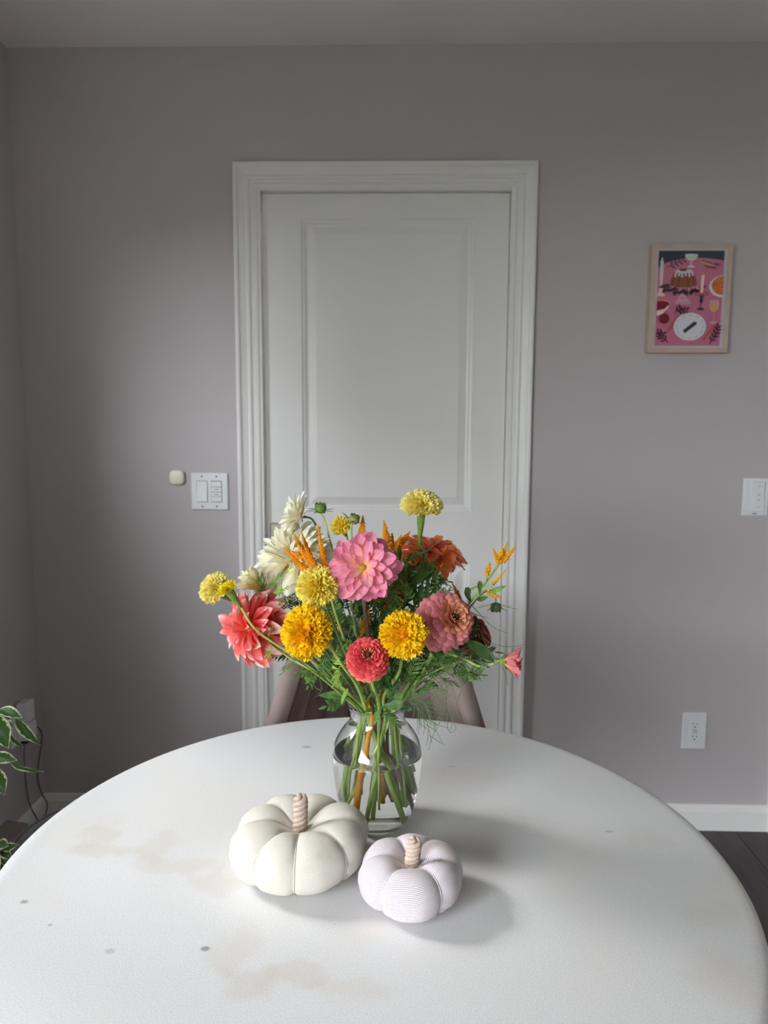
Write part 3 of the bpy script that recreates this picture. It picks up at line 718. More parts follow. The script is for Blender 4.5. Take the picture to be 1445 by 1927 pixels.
b = MB(); b.box((WALL_L + 0.0092, 2.150, 0.340), (WALL_L + 0.048, 2.196, 0.394), bev=0.003); b.build('lower_block', WHITE_PLASTIC, pl, smooth=False)
b = MB(); b.box((WALL_L + 0.015, 2.155, 0.330), (WALL_L + 0.036, 2.190, 0.340), bev=0.002); b.build('plug_socket', DARK, pl, smooth=False)
xw = WALL_L + 0.006
b = MB(); b.tube([(xw + .012, 2.17, 0.33), (xw + .004, 2.18, 0.25), (xw, 2.20, 0.12), (xw + 0.016, 2.215, 0.05), (xw + 0.03, 2.22, 0.006)], 0.0018, 8)
tag(b.build('power_cord', CORD), 'thin grey cord hanging straight down from the left wall adapter', 'cord')
b = MB(); b.tube([(WALL_L + .032, 2.197, 0.366), (WALL_L + .03, 2.235, 0.35), (xw + .01, 2.285, 0.30), (xw, 2.280, 0.225), (xw, 2.262, 0.17), (xw, 2.285, 0.10), (xw + .014, 2.29, 0.06), (xw + 0.018, 2.262, 0.03), (xw + 0.02, 2.24, 0.008), (xw + 0.06, 2.22, 0.004), (xw + 0.16, 2.2, 0.004)], 0.0022, 8)
tag(b.build('power_cord', CORD), 'dark cord snaking down the corner of the left wall to the floor', 'cord')
ht = thing('baseboard_heater', 'low grey metal baseboard heater with black slot along the left wall', 'heater', (WALL_L, 1.3, 0))
b = MB(); hy0, hy1 = 0.35, 2.078
prof = [(0.0, 0.122), (0.012, 0.122), (0.066, 0.114), (0.070, 0.109), (0.068, 0.105), (0.012, 0.114), (0.0, 0.114)]
vs = [(WALL_L + u, y, z) for y in (hy0, hy1) for u, z in prof]; n = len(prof)
b.add(vs, [(k, (k + 1) % n, n + (k + 1) % n, n + k) for k in range(n)] + [tuple(range(n)), tuple(range(2 * n - 1, n - 1, -1))]); b.build('hood', HEATER, ht, smooth=False)
b = MB(); b.box((WALL_L, hy0 + 0.01, 0.015), (WALL_L + 0.03, hy1 - 0.01, 0.110)); b.build('core', DARK, ht, smooth=False)
b = MB(); b.box((WALL_L + 0.052, hy0, 0.016), (WALL_L + 0.056, hy1 - 0.008, 0.060), bev=0.001); b.build('front_panel', DARK, ht, smooth=False)
for ya in (hy0 + 0.002, hy1 - 0.008):
    b = MB(); b.box((WALL_L, ya, 0.0), (WALL_L + 0.058, ya + 0.004, 0.105)); b.build('end_cap', DARK, ht, smooth=False)

# round stool tucked behind the table
st = thing('round_stool', 'dark charcoal round upholstered stool behind the left rim of the table', 'stool', (-0.655, 1.475, 0))
b = MB(); b.lathe([(0, .443), (.10, .443), (.145, .440), (.165, .434), (.176, .420), (.179, .405), (.176, .385), (.168, .372), (.13, .368), (0, .368)], (-0.655, 1.475, 0), 48); b.build('seat_cushion', STOOL, st)
b = MB(); b.lathe([(.163, .4352), (.168, .4372), (.172, .4340), (.172, .4290)], (-0.655, 1.475, 0), 48); b.build('piping', STOOL, st)
for k in range(4):
    a = PI / 4 + k * PI / 2
    b = MB(); b.tube([(-0.655 + .12 * math.cos(a), 1.475 + .12 * math.sin(a), .37), (-0.655 + .16 * math.cos(a), 1.475 + .16 * math.sin(a), 0.0)], [.012, .009], 12); b.build('leg', BLACK_METAL, st)

# ---------------------------------------------------------------- marble table
MARBLE = marble()
tx, ty, tr, tz = TABLE
tb = thing('marble_table', 'round white marble dining table with grey flecks and tan stains', 'table', (tx, ty, 0))
prof = [(0, 0), (tr - .02, 0), (tr - .010, -.0006), (tr - .0045, -.0028), (tr - .001, -.0075), (tr, -.0115), (tr - .0008, -.016), (tr - .005, -.0215), (tr - .012, -.024), (0, -.024)]
b = MB(); b.lathe([(r, z) for r, z in prof], (0, 0, 0), 160)
obj('tabletop', b.v, [tuple(reversed(f)) for f in b.f], MARBLE, tb, M=MX.Translation((tx, ty, tz)))
b = MB(); b.lathe([(0, .735), (.13, .735), (.13, .725), (.05, .71), (.032, .62), (.026, .45), (.032, .2), (.06, .08), (.07, .03)][::-1], (tx, ty, 0), 40); b.build('pedestal', BLACK_METAL, tb)
b = MB(); b.lathe([(0, .03), (.07, .03), (.2, .018), (.245, .006), (.25, 0), (0, 0)][::-1], (tx, ty, 0), 48); b.build('foot', BLACK_METAL, tb)

# ---------------------------------------------------------------- velvet tub chair
CHX, CHY = -0.052, 1.42
ch = thing('dining_chair', 'taupe velvet tub chair with channel back tucked in behind the table', 'chair', (CHX, CHY, 0))
HA = math.radians(96)
def shell(u, t, off):
    """u -1..1 round the tub, t 0..1 up the back; off = outward offset"""
    a = u * HA; au = abs(u)
    z0 = 0.43; z1 = 0.872 - 0.012 * max(0, (au - 0.3) / 0.7) ** 2
    z = z0 + (z1 - z0) * t
    k = (z - z0) / 0.45
    rx = 0.190 + 0.30 * min(0.15, 0.705 - z) + off; ry = 0.225 - 0.02 * k + off
    return V((CHX + rx * math.sin(a), CHY + ry * math.cos(a) + 0.06 * k * math.cos(a), z))
NCH = 8; UE = 0.86
for c in range(NCH):
    u0 = -UE + 2 * UE * c / NCH; u1 = -UE + 2 * UE * (c + 1) / NCH; vs = []; fs = []; nu, nt_ = 9, 12
    for j in range(nt_ + 1):
        for i in range(nu + 1):
            s = -1 + 2 * i / nu; t = j / nt_
            puff = 0.020 * math.sqrt(max(0, 1 - s * s)) * math.sqrt(max(0.0, 1 - max(0, (t - .86) / .14) ** 2))
            vs.append(shell(u0 + (u1 - u0) * (i / nu), t * 0.985, -0.004 - puff))
    for j in range(nt_):
        for i in range(nu):
            a = j * (nu + 1) + i; fs.append((a, a + nu + 1, a + nu + 2, a + 1))
    obj('padded_channel', vs, fs, VELVET, ch)
# outer shell with rolled top edge and front ends
vs = []; fs = []; NU = 48; sec = [(0.02, -0.004), (0.30, -0.004), (0.6, -0.004), (0.96, -0.004), (0.992, 0.002), (1.006, 0.014), (1.004, 0.026), (0.98, 0.034), (0.6, 0.036), (0.3, 0.036), (0.02, 0.034)]
for i in range(NU + 1):
    u = -1 + 2 * i / NU
    for (t, o2) in sec: vs.append(shell(u, t, o2))
n = len(sec)
for i in range(NU):
    for k in range(n):
        fs.append((i * n + k, (i + 1) * n + k, (i + 1) * n + (k + 1) % n, i * n + (k + 1) % n))
fs.append(tuple(range(n))); fs.append(tuple(reversed(range(NU * n, NU * n + n))))
obj('backrest', vs, fs, VELVET, ch)
for sgn in (-1, 1):
    b = MB(); b.tube([shell(sgn * UE, t, -0.006) for t in (0.03, .25, .5, .75, .97)], 0.004, 8); b.build('piping', VELVET, ch)
b = MB(); b.lathe([(0, .47), (.17, .47), (.215, .462), (.235, .445), (.24, .42), (.235, .39), (.21, .375), (0, .375)][::-1], (CHX, CHY - 0.015, 0), 40); b.build('seat', VELVET, ch)
for sx in (-1, 1):
    for sy in (-1, 1):
        b = MB(); b.tube([(CHX + sx * .15, CHY + sy * .14, .38), (CHX + sx * .20, CHY + sy * .19, 0)], [.015, .009], 12); b.build('leg', BLACK_METAL, ch)

# ---------------------------------------------------------------- fabric pumpkins
def pumpkin(name, label, loc, R, H, n, off, fab, seam_m, stem_h, stem_r, lean, skew, seed, dip=0.016, uvrot=0.0):
    rnd = random.Random(seed)
    pk = thing(name, label, 'pumpkin', loc, 'fabric pumpkins')
    C0 = V(loc)
    def prof(a, seam):
        s = math.sin(a); r = 0.006 + (R - 0.006) * (abs(s) ** 0.72)
        z = H / 2 + H / 2 * math.copysign(abs(math.cos(a)) ** (0.85 if a < PI / 2 else 0.62), math.cos(a))
        if a < PI / 2: z -= dip * math.exp(-(r / (0.42 * R)) ** 2)
        else: z = z * 0.97
        if seam:
            r = 0.004 + (r - 0.004) * 0.915; z = H * 0.46 + (z - H * 0.46) * 0.87 - (0.3 * dip * math.exp(-(r / (0.5 * R)) ** 2) if a < PI / 2 else -0.0)
        return r, z
    bounds = [off + 2 * PI * (k + rnd.uniform(-.12, .12)) / n for k in range(n)]
    fat = [rnd.uniform(.95, 1.05) for _ in range(n)]
    NA, NS = 26, 14
    arc = [0.0]
    for q in range(1, 201):
        p0, p1 = prof(PI * (q - 1) / 200, False), prof(PI * q / 200, False); arc.append(arc[-1] + math.hypot(p1[0] - p0[0], p1[1] - p0[1]))
    def alen(a):
        f = max(0, min(199.999, a / PI * 200)); return arc[int(f)] + (arc[int(f) + 1] - arc[int(f)]) * (f - int(f))
    def pt(a, s, k):
        p0 = bounds[k]; p1 = bounds[(k + 1) % n] + (2 * PI if k == n - 1 else 0)
        rs, zs = prof(a, True); rc, zc = prof(a, False)
        bl = (1 - abs(s) ** 2.2) ** 0.72 if abs(s) < 1 else 0.0
        if a < PI / 2: q = min(1, max(0, (rc - .006) / (.42 * R))); bl *= .15 + .85 * q * q * (3 - 2 * q)
        r = rs + (rc * fat[k] - rs) * bl; z = zs + (zc - zs) * bl
        ph = p0 + (p1 - p0) * (s + 1) / 2
        edge = abs(s) ** 2 * (1 - abs(s) ** 6)
        w = 0.0065 * max(0, math.sin(a * 1.0)) * edge * math.sin(a * 30 + k * 2.1 + s * 3) * (0.06 + max(0, (a - 1.35)) * 0.9)
        w += 0.0025 * noise.noise(V((math.cos(ph) * r, math.sin(ph) * r, z)) * 38 + V((seed, 0, 0))) * bl + 0.0011 * noise.noise(V((math.cos(ph) * r * .6, math.sin(ph) * r * .6, z * 1.6)) * 95 + V((seed, 3, 0)))
        r += w
        v = V((r * math.cos(ph), r * math.sin(ph), max(z, 0.0008 + 0.003 * (1 - bl))))
        v.x += skew[0] * v.z; v.y += skew[1] * v.z
        return C0 + v
    for k in range(n):
        vs = []; fs = []; uvs = []
        for j in range(NA + 1):
            a = 0.002 + (PI - 0.06) * (j / NA) ** 1.35; L = alen(a)
            for i in range(NS + 1):
                s = -1 + 2 * i / NS; vs.append(pt(a, s, k))
                hw = math.pi / n * prof(a, False)[0] * 1.15
                cu, cv = s * hw, L
                rt = uvrot * (1 if k % 2 else 0.3)
                uvs.append((cu * math.cos(rt) - cv * math.sin(rt), cu * math.sin(rt) + cv * math.cos(rt)))
        for j in range(NA):
            for i in range(NS):
                q = j * (NS + 1) + i; fs.append((q, q + 1 + NS, q + 2 + NS, q + 1))
        obj('panel', vs, fs, fab, pk, uvs=uvs)
        b = MB(); b.tube([pt(0.01 + (PI - 0.2) * (j / 18) ** 1.3, -1.0, k) + (pt(0.01 + (PI - 0.2) * (j / 18) ** 1.3, -1.0, k) - C0 - V((0, 0, H * .45))).normalized() * 0.0006 for j in range(19)], 0.0008, 6, sub=1)
        b.build('seam', seam_m, pk)
    # rope stem
    zt = H - dip * 1.35; base = C0 + V((skew[0] * zt, skew[1] * zt, zt - 0.004)); top = base + V(lean) + V((0, 0, stem_h))
    b0 = MB(); b0.tube([base, base * .5 + top * .5, top], [stem_r * .75, stem_r * .8, stem_r * .5], 10); core = b0.build('rope_stem', ROPE, pk)
    ax = (top - base).normalized(); e1 = ax.orthogonal().normalized(); e2 = ax.cross(e1)
    for q in range(3):
        pts = []; m = 34
        for i in range(m + 1):
            t = i / m; an = 2 * PI * (q / 3 + t * 2.3); rr = stem_r * (0.78 if t < .9 else 0.78 * math.sqrt(max(0, 1 - ((t - .9) / .1) ** 2)) + .02)
            pts.append(base + (top - base) * t + (e1 * math.cos(an) + e2 * math.sin(an)) * rr)
        b = MB(); b.tube(pts, stem_r * 0.42, 8, sub=1); b.build('strand', ROPE, core)
    return pk
pumpkin('fabric_pumpkin', 'large cream white cotton pumpkin standing in front of the glass vase', (-0.1285, 0.872, tz), 0.0865, 0.074, 8, math.radians(-84), COTTON, SEAM_CREAM, 0.046, 0.0080, (0.001, 0.004, 0), (0.03, 0.02), 3)
pumpkin('fabric_pumpkin', 'small lilac pinstriped cotton pumpkin to the right of the cream one', (0.0125, 0.8195, tz), 0.0635, 0.058, 6, math.radians(-122), PINSTRIPE, SEAM_LILAC, 0.036, 0.0078, (0.004, 0.0, 0), (0.02, 0.02), 8, dip=0.013, uvrot=0.22)

# ---------------------------------------------------------------- glass vase and water
VX, VY = -0.0335, 0.9870
OUT = [(0, .0), (.030, .0), (.0385, .0008), (.0425, .0035), (.0450, .0080), (.0500, .0180), (.0545, .0330), (.0585, .0520), (.0615, .0740), (.0628, .0900), (.0628, .1020), (.0605, .1150), (.0550, .1270), (.0480, .1375),
       (.0415, .1455), (.0380, .1525), (.0372, .1580), (.0382, .1640), (.0405, .1700), (.0428, .1738)]
INN = [(.0412, .1742), (.0385, .1702), (.0360, .1640), (.0350, .1580), (.0357, .1530), (.0392, .1465), (.0456, .1380), (.0527, .1272), (.0581, .1150), (.0605, .1020), (.0605, .0900), (.0592, .0740), (.0562, .0520), (.0521, .0335), (.0470, .0195), (.0425, .0125), (.0360, .0095), (.020, .0082), (0, .0080)]
INN = [(r + (.0009 if z > .03 and r > 0 else 0), z) for r, z in INN]
def smoothprof(pr, k=3):
    out = []
    for i in range(len(pr) - 1):
        p0, p1, p2, p3 = (V((*pr[max(i - 1, 0)], 0)), V((*pr[i], 0)), V((*pr[i + 1], 0)), V((*pr[min(i + 2, len(pr) - 1)], 0)))
        for q in range(k):
            t = q / k; r = 0.5 * ((2 * p1) + (p2 - p0) * t + (2 * p0 - 5 * p1 + 4 * p2 - p3) * t * t + (3 * p1 - p0 - 3 * p2 + p3) * t ** 3)
            out.append((max(r.x, 0), r.y))
    out.append(pr[-1]); return out
TZ2 = tz + 0.0004
b = MB(); b.lathe(smoothprof(OUT) + [(.0424, .1752), (.0418, .1750)] + smoothprof(INN), (0, 0, 0), 96)
tag(obj('glass_vase', b.v, b.f, GLASS, M=MX.Translation((VX, VY, TZ2))), 'clear glass ginger jar vase holding the bouquet, half filled with water', 'vase')
wl = 0.1045
inner = smoothprof(INN); wp_ = [(r + 0.0008, z - 0.0006) for r, z in reversed(inner) if z < wl - 0.001]
wp_[0] = (0, wp_[0][1]); rtop = 0.0613
b = MB(); b.lathe(wp_ + [(rtop + 0.0008, wl + 0.0006), (rtop - 0.001, wl), (0.03, wl - 0.0002), (0, wl - 0.0002)], (0, 0, 0), 96)
wt = obj('vase_water', b.v, b.f, WATER, M=MX.Translation((VX, VY, TZ2))); tag(wt, 'clear water filling the lower part of the glass vase', 'water')

# ---------------------------------------------------------------- flowers
def zmat(pos, d, roll=0.0):
    z = V(d).normalized(); x = V((0, 0, 1)).cross(z)
    x = x.normalized() if x.length > 1e-4 else V((1, 0, 0))
    y = z.cross(x); m = MX(((x.x, y.x, z.x, 0), (x.y, y.y, z.y, 0), (x.z, y.z, z.z, 0), (0, 0, 0, 1)))
    return MX.Translation(V(pos)) @ m @ MX.Rotation(roll, 4, 'Z')

def prof_w(kind, x):
    if kind == 'dahlia':
        a = 0.30 + 0.70 * min(1, x / 0.5) ** 0.8
        return a * (1 - max(0, (x - 0.5) / 0.5) ** 2.2) ** 0.8
    if kind == 'round':
        a = 0.34 + 0.66 * min(1, x / 0.55) ** 0.8
        return a * (1 - max(0, (x - 0.5) / 0.5) ** 3.0) ** 0.62
    if kind == 'pointed':
        return max(0, math.sin(PI * min(1, 0.08 + 0.92 * x))) ** 0.75 if x < 1 else 0
    if kind == 'zinnia':
        a = 0.42 + 0.58 * min(1, x / 0.68) ** 0.9
        return a * math.sqrt(max(0, 1 - max(0, (x - 0.68) / 0.32) ** 2.6))
    if kind == 'fan':
        return 0.3 + 0.7 * x
    return 1

def petal_data(name, mat, kind, w, cup, curl, seed, nx=7, ny=4, ruff=0.0, twist=0.0):
    rnd = random.Random(seed); vs = []; fs = []; ph = rnd.uniform(0, 6)
    for i in range(nx + 1):
        x = 1 - (1 - i / nx) ** 1.6; hw = w * prof_w(kind, x) + 0.004
        for j in range(ny + 1):
            s = -1 + 2 * j / ny; y = hw * s
            z = cup * hw * s * s + curl * x * x + ruff * math.sin(x * 7 + s * 3.1 + ph) * x + twist * x * x * s * hw
            xx = x - (0.06 * (1 - s * s) * 0 if kind != 'fan' else 0) - (0.05 * s * s * (x > .8) if kind == 'zinnia' else 0)
            vs.append((xx, y, z))
    for i in range(nx):
        for j in range(ny):
            a = i * (ny + 1) + j; fs.append((a, a + ny + 1, a + ny + 2, a + 1))
    m = bpy.data.meshes.new(name); m.from_pydata(vs, [], fs); m.materials.append(mat)
    m.polygons.foreach_set('use_smooth', [True] * len(fs)); m.update()
    return m

def put_petals(th, Mf, variants, rows, seed, jit=6, lj=0.1, squash=None):
    """rows: (count, elevation, length, ring radius, ring height, azimuth offset)"""
    rnd = random.Random(seed)
    for (n, el, ln, r0, z0, *rest) in rows:
        off = rest[0] if rest else rnd.uniform(0, 6)
        for k in range(n):
            az = off + 2 * PI * k / n + math.radians(rnd.uniform(-jit, jit))
            e = math.radians(el + rnd.uniform(-jit, jit)); l = ln * (1 + rnd.uniform(-lj, lj))
            M = Mf @ MX.Rotation(az, 4, 'Z') @ MX.Translation((r0, 0, z0)) @ MX.Rotation(-e, 4, 'Y') @ MX.Rotation(math.radians(rnd.uniform(-jit, jit) * 1.5), 4, 'X') @ MX.Diagonal((l, l, l, 1))
            obj('petal', None, None, None, th, M=M, data=rnd.choice(variants))

def put_ball(th, Mf, variants, n, rin, ln, cap, tilt, seed, jit):
    """petals spread evenly over a ball-shaped head, each leaning away from the crown"""
    rnd = random.Random(seed); cm = math.cos(math.radians(cap))
    for i in range(n):
        c = 1 - (1 - cm) * (i + .5) / n; th_ = math.degrees(math.acos(c)); az = i * 2.39996 + rnd.uniform(-.15, .15)
        e = math.radians(90 - th_ - tilt * min(1, th_ / 40) + rnd.uniform(-jit, jit)); l = ln * (.55 + .45 * min(1, th_ / 55)) * rnd.uniform(.85, 1.15)
        M = Mf @ MX.Rotation(az, 4, 'Z') @ MX.Translation((rin * math.sin(math.radians(th_)), 0, rin * c)) @ MX.Rotation(-e, 4, 'Y') @ MX.Rotation(math.radians(rnd.uniform(-jit, jit) * 2), 4, 'X') @ MX.Diagonal((l, l, l, 1))
        obj('petal', None, None, None, th, M=M, data=rnd.choice(variants))
    b = MB(); b.lathe([(rin * 1.02 * math.sin(a), rin * 1.02 * math.cos(a)) for a in [PI * .8 * k / 9 for k in range(10)]], n=16, M=Mf)
    b.build('flower_base', variants[0].materials[0], th)

NECK = V((VX, VY, tz + 0.165))
def stem(th, head, mids, neck, bottom, r=0.0019, mat=None, r_low=None):
    """a stem from under the head through the vase's neck to its cut end in the water"""
    pts = [V(head)] + [V(m) for m in mids]
    pts.append(NECK + V((neck[0], neck[1], 0)))
    if bottom is not None:
        bt = V((VX + bottom[0], VY + bottom[1], tz + bottom[2]))
        nk = pts[-1]; lowneck = nk + (bt - nk) * 0.22; pts += [lowneck, nk + (bt - nk) * .6, bt]
    rl = r_low or r * 1.15
    rad = [r + (rl - r) * (i / (len(pts) - 1)) for i in range(len(pts))]
    b = MB(); b.tube(pts, rad, 10, sub=6); return b.build('stem', mat or G_STEM, th)

def rootloc(bottom):
    return (VX + bottom[0], VY + bottom[1], tz + bottom[2])

def leaf_blade_data(name, mat, w=0.2, bend=-0.12, fold=0.25, kind='lance', nx=10, ny=4):
    vs = []; fs = []
    for i in range(nx + 1):
        x = i / nx
        hw = (w * (math.sin(PI * x ** 0.75) ** 0.9) if 0 < x < 1 else 0) + 0.004
        if kind == 'obovate': hw = w * (min(1, x * 1.25 + .1) ** 1.3) * math.sqrt(max(0, 1 - max(0, (x - .6) / .4) ** 2.5)) + 0.006
        for j in range(ny + 1):
            s = -1 + 2 * j / ny; vs.append((x, hw * s, fold * hw * abs(s) + bend * x * x + 0.012 * math.sin(x * 17 + s * 3)))
    for i in range(nx):
        for j in range(ny):
            a = i * (ny + 1) + j; fs.append((a, a + ny + 1, a + ny + 2, a + 1))
    m = bpy.data.meshes.new(name); m.from_pydata(vs, [], fs); m.materials.append(mat); m.polygons.foreach_set('use_smooth', [True] * len(fs)); m.update(); return m

def pinnate_data(name, mat, seed, pairs=6, lw=0.05, ll=0.36, ang=48):
    rnd = random.Random(seed); b = MB()
    b.tube([(0, 0, 0), (.5, 0, .02), (1, 0, -.06)], [.014, .011, .006], 5, sub=3)
    def leaflet(p, a, l, w, tilt):
        c, s = math.cos(a), math.sin(a); vs = []; fs = []
        for i in range(6):
            x = i / 5; hw = w * math.sin(PI * min(.985, .06 + .94 * x)) ** .8
            for q in (-1, 0, 1):
                lx, ly = x * l, hw * q
                vs.append((p[0] + lx * c - ly * s, p[1] + lx * s + ly * c, p[2] + tilt * x * l - .25 * l * x * x + .3 * hw * abs(q)))
        for i in range(5):
            for q in range(2):
                k = i * 3 + q; fs.append((k, k + 3, k + 4, k + 1))
        b.add(vs, fs)
    for k in range(pairs):
        t = .16 + .78 * k / pairs; l = ll * (1 - .45 * abs(t - .45) / .55)
        for s in (-1, 1): leaflet((t + rnd.uniform(-.03, .03), 0, .02 * math.sin(t * 3)), s * math.radians(ang + rnd.uniform(-9, 9)), l * rnd.uniform(.85, 1.1), lw * rnd.uniform(.85, 1.15), rnd.uniform(-.05, .3))
    leaflet((.96, 0, -.05), 0, ll * .9, lw, 0.05)
    m = bpy.data.meshes.new(name); m.from_pydata([tuple(v) for v in b.v], [], b.f); m.materials.append(mat); m.polygons.foreach_set('use_smooth', [True] * len(b.f)); m.update(); return m

LEAF = {}
for nm, mt in (('d', G_DARK), ('m', G_MID), ('l', G_LIGHT)):
    LEAF['pin_' + nm] = [pinnate_data('marigold_leaf', mt, s_, 5 + s_ % 3) for s_ in range(3)]
    LEAF['lance_' + nm] = [leaf_blade_data('lance_leaf', mt, w_, bd_) for w_, bd_ in ((.15, -.1), (.19, .12), (.12, -.25))]
    LEAF['obov_' + nm] = [leaf_blade_data('broad_leaf', mt, .23, -.08, .2, 'obovate')]
    LEAF['fine_' + nm] = [pinnate_data('fine_leaf', mt, 20 + s_, 7, .028, .42, 40) for s_ in range(3)]
lr = random.Random(5)
def leaf(th, kind, base, tip, roll=0.0, wide=1.0):
    base = V(base); tip = V(tip); x = tip - base; l = x.length; x = x / l
    zz = V((0, -0.55, 0.85)); z = (zz - x * zz.dot(x)); z = z.normalized() if z.length > 1e-3 else x.orthogonal().normalized()
    y = z.cross(x)
    M = MX.Translation(base) @ MX(((x.x, y.x, z.x, 0), (x.y, y.y, z.y, 0), (x.z, y.z, z.z, 0), (0, 0, 0, 1))) @ MX.Rotation(math.radians(roll), 4, 'X') @ MX.Diagonal((l, l * wide, l, 1))
    return obj('leaf', None, None, None, th, M=M, data=lr.choice(LEAF[kind]))

def sepals(th, Mf, n, el, ln, r0, z0, mat=None, w=0.16, seed=1, name='sepal', curl=-0.2):
    d = petal_data('sepal', mat or CALYX, 'pointed', w, 0.3, curl, seed, 5, 2)
    for k in range(n):
        M = Mf @ MX.Rotation(2 * PI * k / n + .3, 4, 'Z') @ MX.Translation((r0, 0, z0)) @ MX.Rotation(-math.radians(el), 4, 'Y') @ MX.Diagonal((ln, ln, ln, 1))
        obj(name, None, None, None, th, M=M, data=d)

def calyx_cup(th, Mf, prof, mat=None, name='calyx'):
    b = MB(); b.lathe(prof, n=14, M=Mf); return b.build(name, mat or CALYX, th)

GRP = 'cut flowers in the glass vase'

# --- marigolds: ruffled pompoms
def marigold(label, pos, d, R, mat, seed, neck, bottom, mids=(), flat_=0.8, cap=105, n=230, open_c=0.0, cal=True, callen=1.15, stem_m=None, sr=0.0019, coarse=1.0, r_low=None, calw=.8):
    n = int(n * 1.4); rnd = random.Random(seed); th = thing('marigold', label, 'marigold', rootloc(bottom), GRP)
    Mf = zmat(pos, d, rnd.uniform(0, 6)); b = MB()
    cosmin = math.cos(math.radians(cap))
    for i in range(n):
        c = 1 - (1 - cosmin) * (i + .5) / n; th_ = math.acos(c); az = i * 2.39996 + rnd.uniform(-.25, .25)
        if th_ < open_c and rnd.random() < .8: continue
        dirv = V((math.sin(th_) * math.cos(az), math.sin(th_) * math.sin(az), math.cos(th_) ))
        ln = R * rnd.uniform(.86, 1.06); fl_ = V((1, 1, flat_))
        dv = V((dirv.x, dirv.y, dirv.z * flat_)); dl = dv.length
        t1 = dirv.orthogonal().normalized(); t2 = dirv.cross(t1); ro = rnd.uniform(0, 2 * PI)
        a1 = t1 * math.cos(ro) + t2 * math.sin(ro); a2 = dirv.cross(a1)
        hw = R * 0.125 * rnd.uniform(.8, 1.25) * coarse; vs = []; tn = []; NC = 5; NR = 4; ph = rnd.uniform(0, 6)
        for r_ in range(NR):
            q = r_ / (NR - 1); rad = ln * (.42 + .58 * q)
            wid = hw * (.35 + .65 * q ** .7)
            for c_ in range(NC):
                s = -1 + 2 * c_ / (NC - 1)
                zig = (.05 * R * (1 if c_ % 2 else -1)) * q * q
                wav = R * .05 * math.sin(ph + s * 4.2) * q
                p = dv * (rad + zig) + a1 * (wid * s) + a2 * (wav + R * .10 * q * q * math.sin(ph) + R * .05 * s * s * q)
                vs.append(Mf @ p); tn.append(min(1, max(0, q * .85 + rnd.uniform(-.1, .15))))
        fs = [(r_ * NC + c_, r_ * NC + c_ + 1, (r_ + 1) * NC + c_ + 1, (r_ + 1) * NC + c_) for r_ in range(NR - 1) for c_ in range(NC - 1)]
        b.add(vs, fs, 0, tn)
    # inner mass the florets grow from
    core = MB(); core.lathe([(R * .60 * math.sin(a), R * .60 * math.cos(a) * flat_) for a in [PI * .72 * k / 8 for k in range(9)]], n=16, M=Mf)
    b.add(core.v, core.f, 0, [0.0] * len(core.v))
    o = b.build('florets', mat, th, tint=b.t); o['kind'] = 'stuff'
    L = R * callen
    if cal:
        calyx_cup(th, Mf, [(R * .50 * calw, -R * .02), (R * .46 * calw, -R * .25), (R * .36 * calw, -R * .25 - L * .35), (R * .22 * calw, -R * .25 - L * .72), (R * .10, -R * .25 - L)])
        head = Mf @ V((0, 0, -R * .22 - L))
    else:
        head = Mf @ V((0, 0, -R * .35))
    stem(th, head, mids, neck, bottom, sr, stem_m or G_STEM, r_low)
    return th, head

M_GOLD = tint_mat('golden_marigold', srgb(253, 190, 4), srgb(255, 226, 40), .35, srgb(255, 208, 12))
M_LEMON = tint_mat('lemon_marigold', srgb(248, 216, 20), srgb(254, 246, 150), .4, srgb(253, 234, 66))
M_PALE = tint_mat('pale_marigold', srgb(248, 222, 60), srgb(255, 249, 190), .4, srgb(253, 240, 112))
M_BRIGHT = tint_mat('bright_yellow_marigold', srgb(220, 196, 10), srgb(250, 236, 50), .25, srgb(240, 222, 20))

marigold('large golden marigold with tilted full head above the cream pumpkin', P(577, 1190, .845), (-.40, -.85, .35), .0318, M_GOLD, 1, (-.014, -.012), (.033, -.014, 0.010), [P(640, 1245, .88), P(672, 1290, .94)], .72, 112, 300, sr=.0021, r_low=.0036)
marigold('golden marigold with open green centre, beside the coral red zinnia', P(759, 1194, .865), (.02, -.96, .22), .0292, M_GOLD, 2, (.012, -.016), (-.013, -.026, 0.011), [P(752, 1262, .92), P(722, 1310, .965)], .55, 98, 270, .20, r_low=.0030)
marigold('pale yellow round marigold just above the large golden one', P(597, 1104, .875), (-.10, -.82, .52), .0255, M_LEMON, 3, (-.008, -.004), (.012, .034, 0.030), [P(628, 1175, .905), P(668, 1270, .955)], .85, 118, 260, stem_m=G_STEM_D)
marigold('tall pale yellow marigold standing highest, on a bare stem', P(793, 953, .97), (.03, -.20, .97), .0275, M_PALE, 4, (.004, .008), (-.004, .030, 0.020), [P(798, 1060, .985), P(775, 1200, .99)], .78, 100, 230, callen=1.75, calw=.5, stem_m=G_STEM_D, coarse=1.25)
marigold('small lemon marigold behind the top of the pink dahlia', P(642, 990, 1.0), (-.3, -.55, .75), .0152, M_LEMON, 5, (.0, .016), (.004, .038, 0.035), [P(668, 1090, 1.0), P(690, 1230, 1.0)], .9, 115, 150)
marigold('pale lemon marigold pointing left, leftmost of all the flowers', P(404, 1107, .945), (-.62, -.45, .62), .0222, M_PALE, 6, (-.016, -.006), (-.037, -.004, 0.030), [P(500, 1168, .95), P(590, 1245, .955)], .78, 112, 190, coarse=1.2)
marigold('half open bright yellow marigold on a thick green calyx at far left', P(428, 1108, .90), (-.42, -.35, .80), .0136, M_BRIGHT, 7, (-.020, -.012), (-.040, -.012, 0.045), [P(487, 1190, .905), P(572, 1246, .925), P(638, 1302, .965)], .55, 78, 130, callen=2.2, calw=1.0, sr=.0016)

